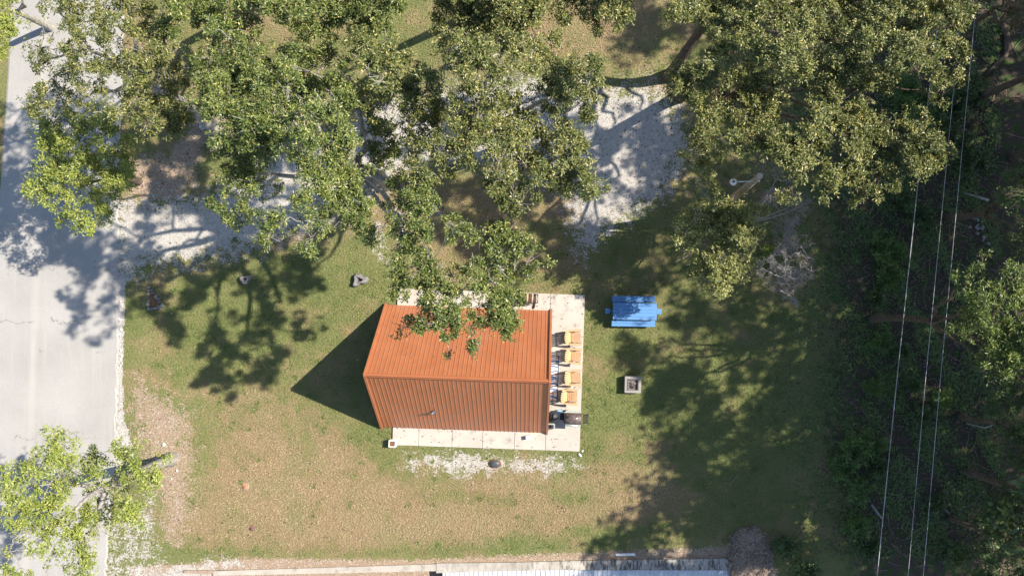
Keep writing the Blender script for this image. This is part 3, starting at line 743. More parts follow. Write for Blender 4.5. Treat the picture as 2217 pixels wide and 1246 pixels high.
# ------------------------------------------------------------------ power lines
lines = [([(2132, -180), (2114, 0), (2074, 420), (2036, 820), (1999, 1246), (1984, 1420)], 'rightmost of the three power lines over the dark woods'),
         ([(2104, -180), (2083, 0), (2043, 420), (2004, 820), (1966, 1246), (1950, 1420)], 'middle one of the three power lines over the dark woods'),
         ([(2055, -180), (2036, 0), (1986, 410), (1942, 820), (1899, 1246), (1880, 1420)], 'leftmost and thickest of the three power lines over the dark woods')]
for k, (pp, lb2) in enumerate(lines):
    h = 8.6 if k < 2 else 7.4
    pts = []
    for i in range(len(pp)-1):
        for t in np.linspace(0, 1, 6)[:-1]: pts.append(W(pp[i][0]+(pp[i+1][0]-pp[i][0])*t, pp[i][1]+(pp[i+1][1]-pp[i][1])*t, h))
    pts.append(W(*pp[-1], h)); pts[0] = pts[0]
    o = MB().tube(pts, .0115 if k < 2 else .016, 6).build('power_line', M['wirem']); tag(o, lb2, 'power line', 'power lines')

# ------------------------------------------------------------------ tree machinery
def bez(a, b, bend, n=5):
    a, b = np.array(a), np.array(b); mid = (a+b)/2+bend; t = np.linspace(0, 1, n)[:, None]
    return (1-t)**2*a + 2*t*(1-t)*mid + t*t*b
def leaves_arrays(centres, dirs, r, nper, L, Wd, spread=.9, seed=0):
    """rosettes of pointed leaves around each centre"""
    n = len(centres)*nper
    c = np.repeat(centres, nper, 0); d = np.repeat(dirs, nper, 0)
    rnd = r.normal(size=(n, 3)); rnd -= (rnd*d).sum(1, keepdims=True)*d*.6
    rnd /= np.linalg.norm(rnd, axis=1, keepdims=True)
    ld = rnd*spread + d*r.uniform(.0, .7, (n, 1)); ld[:, 2] -= .1; ld /= np.linalg.norm(ld, axis=1, keepdims=True)
    up = d*.8+np.array([.15, .04, .55])+r.normal(scale=.62, size=(n, 3))
    sd_ = np.cross(ld, up); sd_ /= np.linalg.norm(sd_, axis=1, keepdims=True)+1e-9
    nm = np.cross(sd_, ld)
    ll = (L*r.uniform(.65, 1.2, (n, 1))); ww = Wd*r.uniform(.7, 1.2, (n, 1))
    b0 = c + ld*ll*.12 + r.normal(scale=.25*L, size=(n, 3))
    m1 = b0+ld*ll*.55+sd_*ww*.5+nm*ww*.12; m2 = b0+ld*ll*.55-sd_*ww*.5+nm*ww*.12
    tp_ = b0+ld*ll-nm*ll*.08
    V = np.stack([b0, m1, tp_, m2], 1).reshape(-1, 3)
    F = np.arange(n*4).reshape(-1, 4)
    v = np.clip(np.repeat(r.uniform(0, 1, len(centres)), nper)*.4+r.uniform(0, 1, n)**1.5*.65, 0, 1)
    return V, F, np.repeat(v, 4)
def tubes_np(paths, nside=5):
    Vs, Fs = [], []; off = 0
    for P, R in paths:
        m = MB(); m.tube([tuple(p) for p in P], list(R), nside, cap=False)
        Vs.append(np.array(m.v)); Fs.append(np.array(m.f)+off); off += len(m.v)
    return np.concatenate(Vs), np.concatenate(Fs)
def tree(name, label, cat, base, blobs, fork, tr=.2, leaf='olive', bk='bark', L=.125, Wd=.048, dens=1.0, group=None, nlimb=5, nper=7, seed=1, gap=.12, lean=None, minh=None):
    """base: ground point; blobs: array (x,y,z,r); fork height; returns the root empty"""
    r = np.random.default_rng(seed); B = np.array(blobs); base = np.array(base)
    root = empty(name, tuple(base), label=label, cat=cat, group=group)
    cen = B[:, :3].mean(0)
    fk = np.array(lean) if lean is not None else np.array([base[0]+(cen[0]-base[0])*.3, base[1]+(cen[1]-base[1])*.3, fork])
    paths = []; t = bez(base, fk, r.normal(scale=.25, size=3)*[1, 1, 0], 7)
    paths.append((t, np.linspace(tr*1.15, tr*.75, 7)))
    paths[0][1][0] = tr*1.5
    # k-means on blobs
    k = min(nlimb, len(B)); C = B[r.choice(len(B), k, replace=False), :3].copy()
    for _ in range(8):
        lab = ((B[:, None, :2]-C[None, :, :2])**2).sum(2).argmin(1)
        for j in range(k):
            if (lab == j).any(): C[j] = B[lab == j, :3].mean(0)
    for j in range(k):
        mem = B[lab == j]
        if not len(mem): continue
        c = C[j].copy(); c[2] -= 1.1; tgt = fk+(c-fk)*.75
        P = bez(fk, tgt, r.normal(scale=.35, size=3)+[0, 0, -.3], 7); rl = tr*.46
        P[1:-1] += r.normal(scale=.07, size=(5, 3)); paths.append((P, np.linspace(rl, rl*.5, 7)))
        nodes = [(P[i], rl*.5) for i in (4, 5, 6)]          # every bough forks off the nearest one already grown
        for q in mem[np.argsort(((mem[:, :3]-tgt)**2).sum(1))]:
            e0 = q[:3]-[0, 0, q[3]*.35]; dn = [((nd[0]-e0)**2).sum() for nd in nodes]; s0, rn = nodes[int(np.argmin(dn))]
            P2 = bez(s0, e0, r.normal(scale=.14, size=3), 6); P2[1:-1] += r.normal(scale=.045, size=(4, 3)); r2 = max(.016, rn*.85)
            paths.append((P2, np.linspace(r2, r2*.72, 6))); nodes.append((P2[-1], r2*.72)); r2 = max(r2, .03)
            for _ in range(5):
                o = r.normal(size=3); o /= np.linalg.norm(o); e1 = q[:3]+o*q[3]*[.95, .95, .6]
                P3 = bez(P2[r.integers(3, 6)], e1, r.normal(scale=.1, size=3), 4); paths.append((P3, np.linspace(r2*.32, .008, 4)))
    Vt, Ft = tubes_np(paths, 6); mesh_np('trunk', Vt-base, Ft, M[bk], root, smooth=True)
    # leaves
    cs, ds = [], []
    la = L*Wd*.5*nper
    for q in B:
        n = max(3, int(dens*2.1*math.pi*q[3]**2/la))
        o = r.normal(size=(n, 3)); o /= np.linalg.norm(o, axis=1, keepdims=True)
        # shoots: cluster the rosettes around a handful of twig ends for an uneven outline
        ns = max(4, int(q[3]*9)); tw = r.normal(size=(ns, 3)); tw /= np.linalg.norm(tw, axis=1, keepdims=True); tw *= r.uniform(.45, 1.15, (ns, 1))
        pick = r.integers(0, ns, n); o = np.where(r.uniform(size=(n, 1)) < .72, tw[pick]+o*.30, o*r.uniform(.2, 1, (n, 1)))
        p = q[:3]+o*q[3]*[1, 1, .62]
        cs.append(p); dd = o*.7+[0, 0, .6]+r.normal(scale=.25, size=(n, 3)); ds.append(dd/np.linalg.norm(dd, axis=1, keepdims=True))
    cs = np.concatenate(cs); ds = np.concatenate(ds)
    # uneven density: thin and empty pockets through the crown
    f = (np.sin(cs[:, 0]*2.3+1.2*np.sin(cs[:, 1]*1.9)+seed)+np.sin(cs[:, 1]*2.7+1.4*np.sin(cs[:, 2]*2.1))+np.sin(cs[:, 2]*3.1+cs[:, 0]*1.3)+.9*np.sin(cs[:, 0]*5.7+cs[:, 1]*4.9)+.8*np.sin(cs[:, 1]*8.3-cs[:, 0]*6.1+cs[:, 2]*5))
    keep = r.uniform(size=len(cs)) < np.clip(.72+f*.32, .04, 1); cs, ds = cs[keep], ds[keep]
    Vl, Fl, vv = leaves_arrays(cs, ds, r, nper, L, Wd)
    mesh_np('crown', Vl-base, Fl, LEAF[leaf], root, attrs={'v': ('POINT', vv)})
    return root
def rows2blobs(rows, h0, amp, seed, rp=30, step=36, sx=1.0):
    r = np.random.default_rng(seed); ph = r.uniform(0, 6, 6); out = []
    for y, ivs in rows:
        for a, b in ivs:
            a2, b2 = a+rp*.75, b-rp*.75
            n = max(1, int(round((b2-a2)/step))+1) if b2 > a2 else 1
            for x in (np.linspace(a2, b2, n) if n > 1 else [(a+b)/2]):
                x_ = x+r.uniform(-9, 9); y_ = y+r.uniform(-9, 9)
                h = h0+amp*(.5*math.sin(x_/47+ph[0])+.5*math.sin(y_/41+ph[1])+.35*math.sin((x_+y_)/23+ph[2]))+r.uniform(-.4, .4)*min(1, amp)
                rad = rp*r.uniform(.85, 1.3) if b-a > 40 else (b-a)/2*1.05
                p = W(x_, y_, h); out.append((p.x, p.y, p.z, rad/S*(1-h/H)))
    return out

T1 = [(-30,[(120,330)]),(20,[(90,140),(160,330)]),(60,[(70,110),(120,300),(310,360)]),(100,[(60,390)]),(140,[(70,395)]),(180,[(90,230),(250,400)]),(220,[(40,190),(215,400)]),(255,[(265,425)]),(285,[(290,400)])]
T1B = [(-70,[(330,900)]),(-30,[(330,900)]),(15,[(330,870)]),(52,[(335,400),(440,555),(655,860)]),(90,[(440,560),(600,640),(660,860)]),(125,[(540,600),(750,860)])]
T2 = [(60,[(425,520)]),(100,[(415,540)]),(140,[(410,560),(590,650),(705,745)]),(180,[(420,640),(705,770)]),(220,[(430,760)]),(258,[(470,770)]),(296,[(455,775)]),(334,[(455,770)]),(372,[(470,555),(640,775)]),(405,[(480,560),(640,790),(845,930)]),(440,[(455,545),(630,800),(838,940)]),(475,[(490,620),(628,800),(836,940)]),(510,[(560,612),(640,700),(770,820),(838,940)]),(545,[(655,700),(850,900),(925,945)])]
T2L = [(500,[(958,1028),(1060,1120)]),(525,[(1022,1165)]),(560,[(900,960),(1015,1165)]),(592,[(832,880),(900,1000),(1010,1160)]),(625,[(838,880),(900,1112)]),(655,[(900,1000),(1020,1120)]),(685,[(875,1000),(1030,1122)]),(708,[(860,985),(1005,1120)]),(735,[(945,975),(1005,1045)]),(758,[(955,980),(1005,1040)])]
T1L = [(135,[(560,720)]),(172,[(560,700)]),(208,[(590,690)]),(235,[(772,835)]),(268,[(790,850)]),(318,[(770,830)]),(352,[(790,850)]),(190,[(765,870)]),(228,[(840,900)]),(290,[(835,890)]),(405,[(500,600)])]
T3 = [(100,[(770,860),(935,1180)]),(140,[(765,900),(940,1310)]),(180,[(785,1130),(1180,1310)]),(220,[(785,850),(870,1290)]),(258,[(860,1240)]),(296,[(870,1260)]),(334,[(880,1270)]),(372,[(885,965),(1050,1300)]),(400,[(890,935),(1060,1160),(1180,1305)]),(435,[(1065,1150)])]
T6 = [(-70,[(930,1400)]),(-30,[(930,1380)]),(12,[(935,1370)]),(48,[(935,1180),(1280,1368)]),(75,[(950,1200)])]
T7 = [(-60,[(1450,2120)]),(-25,[(1450,2110)]),(15,[(1450,2105)]),(30,[(1440,1475)]),(52,[(1528,2090)]),(90,[(1545,2080)]),(128,[(1490,1900),(1930,2095)])]
T8 = [(165,[(1458,1940),(2000,2095)]),(200,[(1450,1700),(1740,1900),(2025,2070)]),(235,[(1490,1700),(1740,1900)]),(268,[(1500,1700),(1735,2010)]),(300,[(1510,1560),(1590,1790),(1815,2035)]),(335,[(1660,1800),(1830,2070)]),(372,[(1690,1740),(1770,2030)]),(405,[(1680,1735),(1760,1810),(1835,1925)]),(428,[(1690,1725),(1840,1875)])]
T9 = [(345,[(1490,1545)]),(378,[(1490,1555)]),(412,[(1490,1555)]),(450,[(1480,1640)]),(485,[(1460,1662)]),(518,[(1462,1650)]),(550,[(1466,1630)]),(582,[(1490,1612)]),(610,[(1520,1590)])]
T11 = [(258,[(68,150),(180,222)]),(292,[(78,262)]),(326,[(85,280)]),(360,[(85,290)]),(392,[(55,285)]),(424,[(60,262)]),(456,[(110,235)]),(484,[(150,190)])]
T12 = [(940,[(130,152)]),(965,[(85,158),(262,305)]),(995,[(50,165),(175,240),(252,310),(325,375)]),(1025,[(0,85),(60,240),(252,360)]),(1055,[(0,160),(255,350)]),(1088,[(0,130),(180,300)]),(1120,[(0,235),(248,292)]),(1155,[(20,225)]),(1190,[(0,28),(45,130),(150,215)]),(1228,[(0,30),(85,112),(145,215)]),(1265,[(0,110)])]
tree('oak_tree', 'leaning grey oak whose open crown overhangs the road beside the white rocks', 'tree', G(468, 280), rows2blobs(T1, 11.0, 1.3, 1, step=38), 7.5, .26, 'olive', seed=21, dens=1.0, nlimb=7, lean=W(300, 172, 6.6))
tree('oak_tree', 'green oak filling the top edge between the road tree and the gravel', 'tree', G(640, -40), rows2blobs(T1B, 12.0, 1.3, 2), 7, .24, 'green', 'bark_dark', seed=22, dens=1.65, nlimb=8)
tree('oak_tree', 'bright green spreading oak with long limbs reaching over the orange roof', 'tree', G(835, 392), rows2blobs(T2, 14.0, 1.5, 3)+rows2blobs(T1L, 10.0, 1.0, 14)+rows2blobs(T2L, 13.0, .9, 4, rp=24, step=33), 8.5, .32, 'green', seed=23, dens=1.65, nlimb=9)
tree('oak_tree', 'olive-leaved oak in the middle of the canopy over the white gravel', 'tree', G(1080, 330), rows2blobs(T3, 13.5, 1.5, 5), 7.5, .28, 'olive', seed=24, dens=1.65, nlimb=10)
tree('oak_tree', 'olive oak crown cut by the top edge above the dry grass clearing', 'tree', G(1150, -30), rows2blobs(T6, 12.0, 1.2, 6), 7, .24, 'olive', 'bark_dark', seed=25, dens=1.65, nlimb=6)
tree('oak_tree', 'large olive oak at the top right with its brown trunk showing beside the clearing', 'tree', G(1446, 165), rows2blobs(T7, 12.5, 1.4, 7), 6, .24, 'olive', 'bark_dark', seed=26, dens=1.65, nlimb=10, lean=G(1492, 108, 5.2))
tree('oak_tree', 'broad yellowish oak right of the gravel reaching out to the power lines', 'tree', G(1470, 208), rows2blobs(T8, 12.0, .8, 8), 6, .24, 'olive', 'bark_dark', seed=27, dens=1.65, nlimb=10)
tree('small_oak_tree', 'small yellow-green tree growing beside the leaning utility pole', 'tree', G(1508, 468), rows2blobs(T9[:3], 9.3, .5, 15)+rows2blobs(T9[3:], 5.0, .8, 9), 2.2, .14, 'gold', 'bark', seed=28, dens=1.35, nlimb=6, L=.14, Wd=.055)
tree('maple_tree', 'dense rounded yellow-green tree overhanging the left road edge', 'tree', G(300, 392), rows2blobs(T11, 6.3, .9, 10), 3, .15, 'lime', 'bark_dark', seed=29, dens=1.15, nlimb=6, L=.15, Wd=.05)
tree('oak_tree', 'sunlit lime-green tree with a pale trunk over the bottom left of the road', 'tree', G(372, 993), rows2blobs(T12, 9.0, 1.2, 11), 7, .24, 'lime', seed=30, dens=.8, nlimb=7, lean=W(225, 1056, 8.0))
tree('roadside_tree', 'yellowish tree crown in the top left corner beyond the road', 'tree', G(110, 60), rows2blobs([(-60,[(-90,60)]),(-20,[(-90,50)]),(20,[(-90,45)]),(58,[(-80,38)]),(90,[(-80,20)])], 8, .8, 12), 4, .15, 'lime', seed=31, dens=.8, nlimb=4)
# right-hand woods: visible crowns
tree('locust_tree', 'feathery sunlit green tree rising at the right edge past the power lines', 'tree', G(1890, 690), rows2blobs([(560,[(2110,2140)]),(590,[(2090,2120),(2180,2240)]),(625,[(2070,2240)]),(660,[(2065,2250)]),(695,[(2070,2260)]),(730,[(2085,2260)]),(765,[(2100,2260)]),(795,[(2130,2240)])], 11.8, 1.0, 13), 6.5, .16, 'feather', 'bark_dark', seed=32, dens=1.0, nlimb=5, L=.15, Wd=.04)
woods = [((2050, 470), [(380,[(2190,2300)]),(430,[(2185,2300)]),(480,[(2200,2300)]),(530,[(2185,2300)])], 9, 'dark green tree cut by the right edge, above the feathery one'),
         ((2080, 900), [(820,[(2180,2300)]),(860,[(2150,2300)]),(900,[(2140,2300)]),(950,[(2150,2300)]),(1000,[(2165,2300)])], 8, 'dark green shaded tree at the right edge below the feathery one'),
         ((2060, 1120), [(1060,[(2150,2300)]),(1100,[(2110,2300)]),(1140,[(2090,2300)]),(1180,[(2080,2300)]),(1220,[(2070,2300)]),(1260,[(2070,2300)])], 6.5, 'shaded tree filling the bottom right corner'),
         ((2060, 60), [(-20,[(2170,2320)]),(15,[(2185,2320)]),(55,[(2200,2320)])], 8, 'brownish tree in the top right corner of the woods')]
for k, (b, rws, h, lb) in enumerate(woods):
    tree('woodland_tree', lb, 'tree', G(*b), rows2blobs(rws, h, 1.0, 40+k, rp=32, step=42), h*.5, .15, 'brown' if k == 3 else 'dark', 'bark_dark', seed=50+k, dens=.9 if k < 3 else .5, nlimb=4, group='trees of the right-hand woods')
# the tall trees of the woods that throw the shade across the lawn
tall = [(2150, -150, 19), (2330, 40, 20), (2120, 210, 17.5), (2400, 300, 21), (2190, 340, 20), (2420, 560, 21), (2470, 760, 22), (2290, 850, 20), (2235, 610, 18), (2090, 1020, 16.5), (2420, 1000, 21), (2150, 1080, 19.5), (2640, 420, 21), (2680, 900, 21), (2640, 150, 20), (2620, 1180, 21), (2330, 1250, 19), (2620, 280, 21), (2700, 600, 22), (2560, 40, 20), (2760, 320, 21), (2640, 760, 22), (2850, 480, 22), (2820, 780, 22), (2700, 1080, 21), (2840, 200, 22), (2500, 1180, 21), (2480, 200, 20), (2560, 920, 21), (2700, -80, 21), (2440, -150, 20)]
for k, (x, y, h) in enumerate(tall):
    r = np.random.default_rng(200+k); n = 26; bl = []
    for _ in range(n):
        a = r.uniform(0, 6.28); q = math.sqrt(r.uniform(0, 1))*3.6; z = r.uniform(.62, .97)*h; sh_ = 1.05-.6*abs((z/h-.76)/.3)**2
        p = G(x, y, z); bl.append((p.x+q*sh_*math.cos(a), p.y+q*sh_*math.sin(a), z, r.uniform(.8, 1.25)))
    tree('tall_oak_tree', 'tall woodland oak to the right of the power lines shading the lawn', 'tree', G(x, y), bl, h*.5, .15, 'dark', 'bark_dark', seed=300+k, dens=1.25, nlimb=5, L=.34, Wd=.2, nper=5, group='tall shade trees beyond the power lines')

# ------------------------------------------------------------------ bare trees
def bare(name, label, base, spots, seed, h):
    r = np.random.default_rng(seed); root = empty(name, tuple(base), label=label, cat='dead tree'); base = np.array(base); paths = []
    def grow(p, d, ln, rad, lv):
        n = 5; P = [p]; dd = d.copy()
        for _ in range(n-1):
            dd = dd+r.normal(scale=.22, size=3)+[0, 0, .04]; dd /= np.linalg.norm(dd); P.append(P[-1]+dd*ln/(n-1))
        P = np.array(P); paths.append((P, np.linspace(rad, rad*.55, n)))
        if lv == 0: return
        for _ in range(4 if lv > 1 else 5):
            i = r.integers(1, n); nd = dd+r.normal(scale=.75, size=3); nd /= np.linalg.norm(nd)
            grow(P[i], nd, ln*r.uniform(.5, .75), max(.0065, rad*.58), lv-1)
    for (px, py, hh) in spots:
        t = np.array(W(px, py, hh)); P = bez(base, t, r.normal(scale=.2, size=3), 6); paths.append((P, np.linspace(.05, .026, 6)))
        for _ in range(4):
            d = r.normal(size=3)*[1, 1, .5]; d /= np.linalg.norm(d); grow(P[r.integers(4, 6)], d, .66, .022, 3)
    V_, F_ = tubes_np(paths, 4); mesh_np('branches', V_-base, F_, M['bark_dead'], root, smooth=True)
bare('bare_tree', 'leafless pale twiggy tree on the shaded grass right of the small yellow-green tree', G(1665, 560), [(1700, 525, 3.2), (1735, 535, 3.0), (1700, 590, 3.4), (1668, 590, 2.8), (1735, 580, 2.8), (1690, 630, 2.6), (1712, 500, 2.8)], 5, 3)
bare('bare_tree', 'leafless reddish twigs between the utility pole and the yellowish oak', G(1630, 480), [(1672, 405, 3.4), (1700, 452, 3.2), (1738, 445, 3)], 6, 3)

# ------------------------------------------------------------------ shrubs of the undergrowth
shr = [(1930, 555, 1.0, 'fern'), (1905, 520, .7, 'fern'), (1920, 600, .7, 'fern'), (1890, 640, .6, 'dark'), (1985, 470, .9, 'dark'), (1950, 430, .7, 'dark'), (2050, 250, 1.3, 'dark'), (2000, 230, 1.2, 'fern'), (1960, 205, 1.0, 'fern'), (2090, 190, 1.1, 'dark'), (2070, 320, 1.0, 'dark'),
       (1840, 975, 1.0, 'fern'), (1880, 960, .9, 'fern'), (1815, 1010, .7, 'fern'), (1900, 1010, .8, 'dark'), (1860, 1060, .8, 'fern'), (1850, 1130, .8, 'fern'), (1880, 1180, .7, 'dark'), (1945, 760, .7, 'dark'), (1900, 740, .6, 'fern'), (2040, 860, .6, 'fern'), (1990, 900, .7, 'dark'), (1975, 830, .6, 'dark'),
       (1700, 1180, .8, 'dark'), (1740, 1230, .8, 'dark'), (1665, 548, .55, 'lime'), (2060, 1190, .8, 'dark'), (2020, 1090, .6, 'dark'), (1885, 840, .5, 'fern'), (2110, 360, .9, 'dark')]
for k, (x, y, rr, lf) in enumerate(shr):
    r = np.random.default_rng(700+k); base = np.array(G(x, y)); root = empty('shrub', tuple(base)); n = int(120*rr*rr+30)
    kd = {'fern': 'feathery green shrub', 'lime': 'yellow-green shrub', 'dark': 'leafy dark shrub'}[lf]
    lx = lambda q: q[0]+(y-q[1])*q[2]
    l1, l3 = 2036-y*.11, 2114-y*.093
    col_ = 'left of the wires' if x < l1-70 else ('by the left wire' if x < l1+25 else ('between the wires' if x < l3 else 'right of the wires'))
    bands = [(300, 'under the broad yellowish oak'), (400, 'at the tip of the broad oak'), (490, 'level with the utility pole'), (575, 'level with the bare tree'), (700, 'level with the picnic table'), (800, 'level with the chairs'), (880, 'level with the cabin ridge'), (960, 'level with the grills'), (1020, 'level with the septic lid'), (1100, 'just below the septic lid'), (1170, 'near the bottom of the woods'), (1400, 'at the bottom edge')]
    row_ = next(b_ for a_, b_ in bands if y < a_)
    size_ = 'big ' if rr >= 1 else ('small ' if rr <= .6 else '')
    tag(root, size_+kd+' '+col_+', '+row_ if lf != 'lime' else 'bright yellow-green shrub touching the pale bare tree', 'shrub', 'undergrowth shrubs')
    paths = []; cs = []; ds = []
    for j in range(int(16*rr)+6):
        a = r.uniform(0, 6.28); q = rr*r.uniform(.4, 1); e_ = np.array([q*math.cos(a), q*math.sin(a), r.uniform(.25, .9)*rr])
        P = bez(np.zeros(3), e_, np.array([0, 0, .25]), 6); paths.append((P, np.linspace(.014, .005, 6)))
        for _ in range(9):
            t = r.uniform(.3, 1); i = t*5; i0 = min(4, int(i)); p = P[i0]+(P[i0+1]-P[i0])*(i-i0); cs.append(p+r.normal(scale=.05, size=3)); dd = e_*.6+[0, 0, .5]+r.normal(scale=.2, size=3); ds.append(dd/np.linalg.norm(dd))
    V_, F_ = tubes_np(paths, 4); mesh_np('stems', V_, F_, M['bark_dark'], root)
    V_, F_, vv = leaves_arrays(np.array(cs), np.array(ds), r, 7, .22 if lf == 'fern' else .14, .045 if lf == 'fern' else .07)
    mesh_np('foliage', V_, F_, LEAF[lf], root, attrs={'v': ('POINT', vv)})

# fallen logs and branches in the woods
def log(pts, rad, mat, label, z=.1):
    P = [G(x, y, z) for x, y in pts]; o0 = P[0].copy()
    o = MB().tube([p-o0 for p in P], rad, 8).build('fallen_log', M[mat], loc=o0); tag(o, label, 'log')
log([(2165, 45), (2178, 80), (2176, 120), (2150, 145), (2130, 165)], [.14, .13, .12, .10, .05], 'bark_dark', 'thick bent grey log lying in the woods at the upper right')
log([(2085, 418), (2110, 425), (2138, 434)], [.03, .05, .07], 'bark_dead', 'pale broken log lying across the shaded floor right of the power lines')
log([(1885, 1090), (1898, 1108), (1910, 1122)], [.06, .05, .03], 'bark_dead', 'short pale log under the lowest stretch of the left power line')
log([(2140, 225), (2175, 212), (2225, 208)], [.03, .03, .04], 'bark_dark', 'long grey branch near the right edge below the bent log')
log([(1578, 1050), (1590, 1036), (1597, 1028)], [.012, .014, .01], 'bark_dead', 'thin pale stick on the shaded lower lawn', .04)
log([(2090, 915), (2130, 925), (2165, 912)], [.03, .04, .02], 'bark', 'crooked branch among the brush left of the lower right trees')
log([(2020, 1110), (2045, 1100), (2068, 1130)], [.035, .03, .02], 'bark', 'crooked branch under the right power line near the bottom')
r = np.random.default_rng(9)
def scatter_flat(n, fn, L, Wd, name, mat, z=.03, tilt=.5, kindlbl=None, lo=(-24, -14), hi=(22, 14.5), up=.0):
    x = r.uniform(lo[0], hi[0], n); y = r.uniform(lo[1], hi[1], n); keep = r.uniform(size=n) < fn(x, y); x, y = x[keep], y[keep]; n = len(x)
    c = np.stack([x, y, np.full(n, z)+r.uniform(0, .02, n)], 1); a = r.uniform(0, 6.28, n)
    d = np.stack([np.cos(a), np.sin(a), r.uniform(-tilt*.2, tilt, n)+up], 1); s_ = np.stack([-np.sin(a), np.cos(a), r.uniform(-tilt, tilt, n)], 1)
    l = (L*r.uniform(.6, 1.3, n))[:, None]; wv = (Wd*r.uniform(.6, 1.3, n))[:, None]
    V_ = np.stack([c, c+d*l*.5+s_*wv*.5, c+d*l, c+d*l*.5-s_*wv*.5], 1).reshape(-1, 3)
    return V_, np.arange(n*4).reshape(-1, 4), x, y, n
# hard areas where nothing grows
hx = [tuple(HL(-250, 7)), tuple(HL(161, 7)), tuple(HL(161, 350)), tuple(HL(-250, 350))]
RP = [tuple(p) for p in LEDGE]+[tuple(p) for p in REDGE[::-1]]
def free(x, y): return (poly_sd(x, y, hx) < 0) & (poly_sd(x, y, RP) < -.05) & (y > G(0, 1205).y)
# short grass of the lawn
def gden(x, y): return np.where(free(x, y), np.clip(1-gravel_mask(x, y)*1.15, 0, 1)*np.clip(1-dirt_mask(x, y)*.9, 0, 1)*np.clip(1-forest_mask(x, y)*.9, 0, 1), 0)
V_, F_, gx, gy, n = scatter_flat(560000, gden, .075, .018, '', None, .0, .7, up=.45)
dv = dry_mask(gx, gy)+r.normal(scale=.17, size=n)
nc = 1500; wx = r.uniform(-20, 13, nc); wy = r.uniform(-12.5, 12, nc); kk = r.uniform(size=nc) < gden(wx, wy)*np.clip(.9-dry_mask(wx, wy)*.8, .1, 1); wx, wy = wx[kk], wy[kk]; nc = len(wx); nb = 34
rad_ = np.repeat(r.uniform(.05, .17, nc), nb); an = r.uniform(0, 6.28, nc*nb); q = np.sqrt(r.uniform(size=nc*nb))*rad_; cc = np.stack([np.repeat(wx, nb)+q*np.cos(an), np.repeat(wy, nb)+q*np.sin(an), np.zeros(nc*nb)], 1)
a2 = r.uniform(0, 6.28, nc*nb); d2 = np.stack([np.cos(a2), np.sin(a2), r.uniform(.3, 1.2, nc*nb)], 1); s2 = np.stack([-np.sin(a2), np.cos(a2), np.zeros(nc*nb)], 1); l2 = r.uniform(.05, .12, (nc*nb, 1))
V2 = np.stack([cc, cc+d2*l2*.5+s2*.014, cc+d2*l2, cc+d2*l2*.5-s2*.014], 1).reshape(-1, 3); F2 = np.arange(len(V2)).reshape(-1, 4)+len(V_)
V_ = np.concatenate([V_, V2]); F_ = np.concatenate([F_, F2]); dv = np.concatenate([dv, np.clip(np.repeat(r.uniform(-.1, .35, nc), nb)+r.normal(scale=.06, size=nc*nb), 0, 1)])
gg = NG('grass_blades'); gg.b.inputs['Roughness'].default_value = .7
gg.fin(gg.ramp(gg.attr('v'), [(0, (.105, .145, .04)), (.3, (.195, .215, .075)), (.6, (.26, .215, .10)), (.8, (.315, .22, .125)), (1, (.42, .315, .19))]), .7, 0, .2)
grass = mesh_np('grass', V_, F_, gg.m, attrs={'v': ('POINT', np.repeat(np.clip(dv, 0, 1), 4))}); tag(grass, 'short patchy green and straw-coloured grass of the lawn', 'grass', kind='stuff')
# leaf litter
V_, F_, gx, gy, n = scatter_flat(170000, lambda x, y: np.where(free(x, y), np.clip(forest_mask(x, y)*.55+.014+.12*soft(poly_sd(x, y, SHADEDIRT), 1)+.6*soft(poly_sd(x, y, MOUND), .2)+.10*soft(poly_sd(x, y, DIRT4), 1)+.1*soft(poly_sd(x, y, DIRT3), 1), 0, 1)*(1-.9*gravel_mask(x, y)), 0), .11, .06, '', None, .01, .5)
gg = NG('fallen_leaves'); gg.fin(gg.ramp(gg.attr('v'), [(0, (.05, .038, .03)), (.45, (.10, .072, .055)), (.8, (.16, .12, .09)), (1, (.24, .19, .155))]), .8, 0, .3)
lt = mesh_np('leaf_litter', V_, F_, gg.m, attrs={'v': ('POINT', np.repeat(r.uniform(0, 1, n)**1.5, 4))}); tag(lt, 'brown fallen leaves covering the floor of the shaded woods', 'leaf litter', kind='stuff')
# low green ground cover in the woods
def gcd(x, y):
    s_ = np.sin(x*1.9+.7)*np.sin(y*1.3+1.1)+.6*np.sin(x*4.1+y*2.3); return np.where(free(x, y), forest_mask(x, y)*np.clip(s_*.9+.4, 0, 1)*.9, 0)
V_, F_, gx, gy, n = scatter_flat(420000, gcd, .19, .035, '', None, .03, .5, up=.35)
gc = mesh_np('ground_cover', V_, F_, LEAF['fern'], attrs={'v': ('POINT', np.repeat(r.uniform(0, .9, n), 4))}); tag(gc, 'low green weeds growing over the floor of the woods', 'weeds', kind='stuff')
# twigs
ps = []
for _ in range(380):
    x, y = r.uniform(15.5, 23.2), r.uniform(-13.5, 14)
    a = r.uniform(0, 6.28); l = r.uniform(.3, 1.1); P = bez(np.array([x, y, .05]), np.array([x+l*math.cos(a), y+l*math.sin(a), r.uniform(.04, .2)]), r.normal(scale=.1, size=3)*[1, 1, .3], 4); ps.append((P, np.linspace(.014, .006, 4)))
V_, F_ = tubes_np(ps, 4); tw = mesh_np('twigs', V_, F_, M['timber']); tag(tw, 'dry twigs and brush strewn over the floor of the woods', 'brush', kind='stuff')
